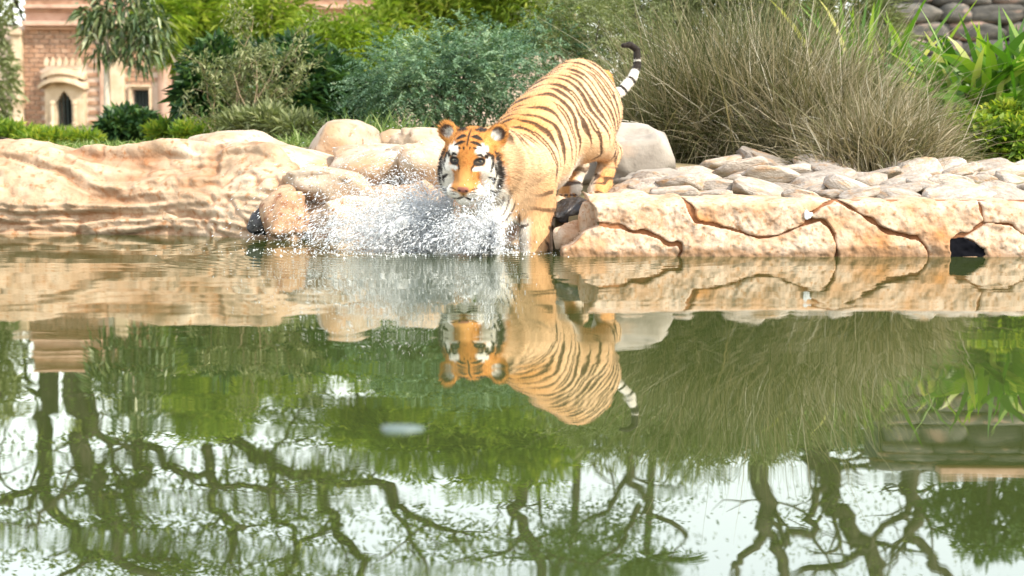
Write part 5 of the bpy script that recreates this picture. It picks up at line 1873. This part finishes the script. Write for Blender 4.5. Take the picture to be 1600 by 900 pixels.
def crown_tree(label, D, lobes_r, n, L, seed, mat='far', group=None, name="leafy_tree"):
    """a tree with a full crown; lobes given where their mirror images are seen"""
    r = np.random.default_rng(seed)
    k = PXM(D)
    C = np.array([R(px, py, D + r.uniform(-.8, .8))[:] for px, py, rx, ry in lobes_r])
    Rr = np.array([(rx * k, max(rx, ry) * k * 0.8, ry * k) for px, py, rx, ry in lobes_r])
    x = C[:, 0].mean()
    base = Vector((x, D, float(gz(x, D)) - 0.1))
    root = thing(name, label, "tree", base, group or "leafy trees behind the garden")
    p, u, kk = sample_lobes(C, Rr, n, r, 0.25)
    tone = np.clip(0.5 * r.random(n) + 0.5 * (0.5 + 0.5 * vnoise(p[:, 0] * 1.3, p[:, 1] * 1.3, p[:, 2] * 1.3)), 0, 1)
    put_leaves("crown", [leaf_quads(p, u + r.normal(size=(n, 3)) * 0.7, L * (0.6 + 0.8 * r.random(n)), L * 0.42 * np.ones(n), r, rnd=tone)], G[mat], root, base)
    mb = MB(base)
    top = Vector(C.mean(0))
    for c in C:
        c = Vector(c)
        mid = base.lerp(c, 0.5); mid.x = base.x + (c.x - base.x) * 0.3
        mb.tube([base, mid, c], [0.16, 0.11, 0.04], 6)
    mb.build("trunk", M['bark'], root, smooth=True)
    return root
FARG = None
crown_tree("distant bushy tree mirrored above the left bamboo", 52, [(290, 620, 60, 40), (360, 650, 60, 40), (240, 600, 50, 26)], 3200, 0.26, 601, 'tree')
crown_tree("distant broad tree behind the middle bamboo", 55, [(470, 640, 60, 55), (560, 670, 60, 50), (620, 640, 60, 50)], 4200, 0.26, 602, 'tree')
crown_tree("distant tree behind the tiger's rump and the feathery shrubs", 50, [(700, 640, 60, 60), (780, 660, 60, 50), (840, 670, 40, 45)], 5600, 0.24, 603, 'tree')
crown_tree("distant low tree behind the left end of the dry grass", 48, [(940, 660, 70, 50), (1030, 665, 70, 45), (1110, 665, 60, 45)], 5000, 0.22, 604, 'far')
crown_tree("distant low tree behind the right end of the dry grass", 50, [(1240, 660, 70, 45), (1330, 670, 60, 36)], 3600, 0.22, 605, 'far')
crown_tree("dark tree above the grey stone wall at the right edge", 34, [(1500, 790, 60, 50), (1570, 810, 70, 60), (1640, 800, 70, 70), (1540, 850, 50, 30)], 5200, 0.20, 606, 'far')
crown_tree("leafy tree at the far left edge standing beside the red building", 27, [(-15, 560, 45, 80), (8, 460, 28, 70), (-40, 630, 60, 50), (0, 620, 40, 40)], 3600, 0.15, 607, 'olive')
def palm(label, px, py, D, seed, n=16, L=2.6):
    r = np.random.default_rng(seed)
    c = R(px, py, D)
    base = Vector((c.x + 0.2, D, float(gz(c.x, D)) - 0.1))
    root = thing("palm_tree", label, "palm", base, "palms mirrored in the pond")
    mb = MB(base)
    mb.tube([base, base.lerp(c, .5) + Vector((.15, 0, 0)), c], [0.17, 0.14, 0.12], 8)
    mb.build("trunk", M['bark'], root, smooth=True)
    for i in range(n):
        a = 2 * math.pi * i / n + r.normal() * .2
        el = r.uniform(0.3, 1.35)
        d = np.array([math.cos(a) * math.cos(el), math.sin(a) * math.cos(el), math.sin(el)])
        m = 26
        t = np.linspace(0.1, 1, m)
        pts = np.array(c) + d * (L * t)[:, None] - np.array([0, 0, 1]) * (0.4 * L * t * t)[:, None]
        side = unit(np.cross(d, [0, 0, 1.0]))
        parts = []
        for s in (-1, 1):
            dd = np.tile(side * s + d * 0.5, (m, 1)) + np.array([0, 0, -0.2])
            parts.append(leaf_quads(pts, dd, 0.6 * np.sin(np.pi * np.clip(t * 0.9 + 0.08, 0, 1)) + 0.1, 0.05 * np.ones(m), r, droop=0.2, rnd=0.3 + 0.4 * r.random(m)))
        put_leaves("frond", parts, G['far'], root, base)
palm("palm with upright fronds mirrored near the bottom edge right of the middle", 895, 850, 46, 701)
palm("smaller palm just right of the other palm in the mirrored trees", 1010, 870, 48, 702, L=2.2)

# small tree in front of the building (visible directly)
def small_tree():
    D = 18.0
    r = np.random.default_rng(77)
    b = on(205, D)
    b = Vector((P(169, 200, D).x, D, 0)); b.z = float(gz(b.x, D)) - 0.05
    root = thing("small_tree", "small slender tree with big drooping leaves in front of the red building", "tree", b)
    mb = MB(b)
    top = P(196, 60, D)
    mb.tube([b, P(167, 160, D), P(166, 110, D), P(190, 50, D), P(198, 10, D)], [0.045, 0.04, 0.036, 0.03, 0.02], 6)
    for q in ((150, 60), (235, 70), (220, 30), (160, 20), (245, 40)):
        mb.tube([P(170, 96, D), P((172 + q[0]) / 2, (90 + q[1]) / 2, D), P(*q, D)], [0.022, 0.016, 0.008], 5)
    mb.build("trunk", M['pale_bark'], root, smooth=True)
    C, Rr = lobes_from([(160, 60, 34, 34, D), (215, 70, 38, 36, D), (190, 20, 48, 40, D), (240, 40, 30, 40, D), (140, 20, 24, 26, D), (200, -40, 45, 35, D)])
    n = 1250
    p, u, k = sample_lobes(C, Rr, n, r, 0.25)
    put_leaves("crown", [leaf_quads(p, u * 0.7 + 0.5 * r.normal(size=(n, 3)) + np.array([0, 0, -0.5]), 0.15 * (0.6 + 0.8 * r.random(n)), 0.042 * np.ones(n), r, droop=0.35)], G['mango'], root, b)
small_tree()
# leafy ground sheet between the plants
def grass_sheet():
    r = np.random.default_rng(9)
    n = 16000
    y = 10.6 + 22 * r.random(n) ** 1.6
    x = (r.random(n) * 2 - 1) * (0.36 * y)
    ok = (y > front(x) + 1.5) & ~((x > 0.3) & (y < 10.2))
    x, y = x[ok], y[ok]
    n = len(x)
    pos = np.stack([x, y, gz(x, y) - 0.01], 1)
    d = np.stack([r.normal(size=n) * .4, r.normal(size=n) * .4, np.ones(n)], 1)
    v, f, q = blades(pos, d, 0.10 + 0.10 * r.random(n), 0.012, 0.5, r, seg=2)
    o = put("grass", mesh_np("grass", v, f, G['tuft'], {"rnd": q}))
    tag(o, "short green grass covering the ground behind the rocks", kind="stuff")
grass_sheet()

# ------------------------------------------------------------------ splash
def build_splash():
    r = np.random.default_rng(21)
    c = P(708, 381, 7.55)
    o = Vector((c.x, c.y, 0))
    root = thing("splash", "white burst of water drops thrown up in front of the tiger's chest", "splash", o)
    m, nt, out = new_mat("splashing_water")
    b = N(nt, "ShaderNodeBsdfPrincipled")
    b.inputs["Base Color"].default_value = (0.90, 0.91, 0.91, 1)
    b.inputs["Roughness"].default_value = 0.3
    b.inputs["Transmission Weight"].default_value = 0.08
    b.inputs["IOR"].default_value = 1.33
    tr = N(nt, "ShaderNodeBsdfTransparent")
    mx = N(nt, "ShaderNodeMixShader")
    mx.inputs[0].default_value = 0.70
    nt.links.new(tr.outputs[0], mx.inputs[1])
    nt.links.new(b.outputs[0], mx.inputs[2])
    nt.links.new(mx.outputs[0], out.inputs[0])
    bv = np.array([(0, 0, 1), (1, 0, 0), (-0.5, 0.866, 0), (-0.5, -0.866, 0), (0, 0, -1.0)])
    bf = np.array([(0, 1, 2), (0, 2, 3), (0, 3, 1), (4, 2, 1), (4, 3, 2), (4, 1, 3)])
    vs, fs, base = [], [], 0
    def drops(pos, vel, rad, stretch):
        nonlocal base
        n = len(pos)
        a = unit(vel)
        s = unit(np.cross(a, r.normal(size=(n, 3))))
        t = np.cross(a, s)
        q = (bv[None, :, 0, None] * s[:, None] + bv[None, :, 1, None] * t[:, None]) * rad[:, None, None] + bv[None, :, 2, None] * a[:, None] * (rad * stretch)[:, None, None]
        v = (pos[:, None] + q).reshape(-1, 3)
        vs.append(v)
        fs.append((np.arange(n)[:, None, None] * 5 + bf[None]).reshape(-1, 3) + base)
        base += n * 5
    g = 9.81
    def burst(n, origin, az_lo, az_hi, el_mu, el_sd, sp_mu, sp_sd, r0, tlo=0.15, thi=0.95, jets=60, jit=0.05):
        # drops ride along a number of jets so the spray shows radiating strands
        ja = r.uniform(az_lo, az_hi, jets)
        je = np.clip(r.normal(el_mu, el_sd, jets), 0.10, 1.5)
        js = np.clip(r.normal(sp_mu, sp_sd, jets), 0.4, 5)
        k = r.integers(jets, size=n)
        az = ja[k] + r.normal(size=n) * jit
        el = je[k] + r.normal(size=n) * jit
        sp = js[k] * (1 + 0.08 * r.normal(size=n))
        v0 = np.stack([np.cos(az) * np.cos(el), np.sin(az) * np.cos(el), np.sin(el)], 1) * sp[:, None]
        T_ = 2 * v0[:, 2] / g
        t = T_ * (tlo + (thi - tlo) * r.random(n))
        p = np.array(origin) + v0 * t[:, None]
        p[:, 2] -= 0.5 * g * t * t
        vel = v0.copy()
        vel[:, 2] -= g * t
        ok = p[:, 2] > 0.002
        p, vel = p[ok], vel[ok]
        rad = r0 * np.exp(r.normal(size=len(p)) * 0.5)
        drops(p, vel, rad, 1.2 + 4.5 * r.random(len(p)) ** 2)
    O = (c.x, c.y, 0.0)
    # wide fan to the left
    burst(32000, O, math.radians(150), math.radians(215), 0.88, 0.28, 2.3, 0.45, 0.0014, jets=150)
    burst(1000, O, math.radians(150), math.radians(215), 0.80, 0.28, 2.25, 0.45, 0.0027, jets=60)
    # upward crown under the chin
    burst(24000, O, math.radians(105), math.radians(228), 1.20, 0.18, 2.0, 0.38, 0.0015, jets=110)
    burst(600, O, math.radians(105), math.radians(228), 1.22, 0.16, 1.9, 0.35, 0.0027, jets=60)
    # sheet breaking over the chest and right foreleg
    O2 = tuple(P(772, 383, 7.22)); O2 = (O2[0], O2[1], 0.0)
    burst(24000, O2, math.radians(110), math.radians(285), 1.15, 0.25, 1.72, 0.34, 0.0015, jets=110)
    burst(500, O2, math.radians(110), math.radians(285), 1.15, 0.25, 1.6, 0.32, 0.0027, jets=60)
    # low skirt of drops skidding over the water
    burst(9000, O, math.radians(140), math.radians(240), 0.50, 0.25, 2.0, 0.6, 0.0014, jets=90)
    v = np.concatenate(vs) - np.array(o)
    me = mesh_np("drops", v, np.concatenate(fs), m, smooth=True)
    tag(put("drops", me, root), kind="stuff")
    # glassy tongues of water in the crown
    mb = MB(o)
    rr = random.Random(6)
    for i in range(46):
        az = rr.uniform(math.radians(130), math.radians(250)) if i < 30 else rr.uniform(math.radians(110), math.radians(275))
        el = rr.uniform(0.5, 1.35)
        sp = rr.uniform(1.1, 2.1)
        org = Vector(O) if i < 30 else Vector(O2)
        v0 = Vector((math.cos(az) * math.cos(el), math.sin(az) * math.cos(el), math.sin(el))) * sp
        t1 = 2 * v0.z / g * rr.uniform(0.3, 0.75)
        pts, rad = [], []
        for j in range(7):
            t = t1 * j / 6
            p = org + v0 * t + Vector((rr.gauss(0, .006), rr.gauss(0, .006), rr.gauss(0, .006)))
            p.z = org.z + v0.z * t - 0.5 * g * t * t
            pts.append(p)
            rad.append(0.013 * (1 - j / 6) ** 0.8 + 0.0022)
        mb.tube(pts, rad, 6)
    mb.build("water_tongue", m, root, smooth=True)
    # ragged sheets of water
    for i in range(16):
        left = i < 10
        az0 = rr.uniform(math.radians(135), math.radians(222)) if left else rr.uniform(math.radians(115), math.radians(275))
        org = Vector(O) if left else Vector(O2)
        el0 = rr.uniform(0.75, 1.25)
        sp0 = rr.uniform(1.5, 2.25) if left else rr.uniform(1.2, 1.6)
        wid = rr.uniform(0.10, 0.28)
        na, nt_ = 22, 26
        t1 = 2 * sp0 * math.sin(el0) / g * rr.uniform(0.45, 0.8)
        A_, T2 = np.meshgrid(np.linspace(-1, 1, na), np.linspace(0.03, 1, nt_))
        az = az0 + wid * A_ + 0.06 * vnoise(A_ * 3, T2 * 2, i)
        sp_ = sp0 * (1 + 0.14 * vnoise(A_ * 4, 0.5, i * 3.1))
        el = el0 + 0.10 * vnoise(A_ * 3, T2 * 1.5, i * 7.7)
        tt = T2 * t1
        x = org.x + np.cos(az) * np.cos(el) * sp_ * tt
        y = org.y + np.sin(az) * np.cos(el) * sp_ * tt
        z = np.sin(el) * sp_ * tt - 0.5 * g * tt * tt + 0.012 * vnoise(A_ * 7, T2 * 7, i)
        cellv = 0.5 + 0.5 * vnoise(A_ * 6 + i * 9, T2 * 5, i) - 0.75 * T2 + 0.28 - 0.25 * np.abs(A_)
        idx = np.arange(na * nt_).reshape(nt_, na)
        f = np.stack([idx[:-1, :-1], idx[:-1, 1:], idx[1:, 1:], idx[1:, :-1]], -1)
        keep = (cellv[:-1, :-1] > 0) & (z[:-1, :-1] > 0) & (z[1:, 1:] > 0)
        if keep.sum() > 4:
            so = put("water_sheet", mesh_np("water_sheet", np.stack([x, y, z], -1).reshape(-1, 3) - np.array(o), f[keep], m, smooth=True), root)
    # foam floating where the spray lands
    n = 2600
    a = r.uniform(0, 2 * math.pi, n)
    q = np.abs(r.normal(size=n)) ** 0.8
    x = c.x - 0.18 + np.cos(a) * q * 0.50
    y = c.y - 0.02 + np.sin(a) * q * 0.30
    vs, fs, base = [], [], 0
    drops(np.stack([x, y, np.zeros(n)], 1), np.tile([1.0, 0, 0], (n, 1)) + 0.2 * r.normal(size=(n, 3)), 0.0024 * np.exp(r.normal(size=n) * 0.5), np.ones(n))
    foam = put("foam", mesh_np("foam", np.concatenate(vs) - np.array(o), np.concatenate(fs), m, smooth=True), root)
    tag(foam, kind="stuff")
build_splash()

# small pale patch floating on the pond
def floating_patch():
    p = P(627, 677, 2.50)
    mb = MB((p.x, 2.46, 0))
    n = 20
    ring = [(p.x + 0.033 * math.cos(a) * (1 + 0.25 * math.sin(3 * a + 1)), 2.46 + 0.034 * math.sin(a) * (1 + .25 * math.cos(2 * a)), 0.003) for a in [2 * math.pi * i / n for i in range(n)]]
    inner = [(p.x + (x - p.x) * 0.7, 2.46 + (y - 2.46) * 0.7, 0.0055) for x, y, z in ring]
    low = [(x, y, -0.002) for x, y, z in ring]
    mb.add(low + ring + inner + [(p.x, 2.46, 0.005)], [(i, (i + 1) % n, n + (i + 1) % n, n + i) for i in range(n)] + [(n + i, n + (i + 1) % n, 2 * n + (i + 1) % n, 2 * n + i) for i in range(n)] +
           [(2 * n + i, 2 * n + (i + 1) % n, 3 * n) for i in range(n)])
    o = mb.build("floating_leaf", mat_surface("pale_blue_grey_leaf", [(0.3, (0.07, 0.10, 0.09)), (0.7, (0.13, 0.17, 0.15))], scale=40, bump=0.2, rough=0.4), smooth=True)
    o.location = (p.x, 2.46, 0)
    tag(o, "small pale blue-grey leaf floating alone on the green water left of the tiger's reflection", "leaf")
floating_patch()
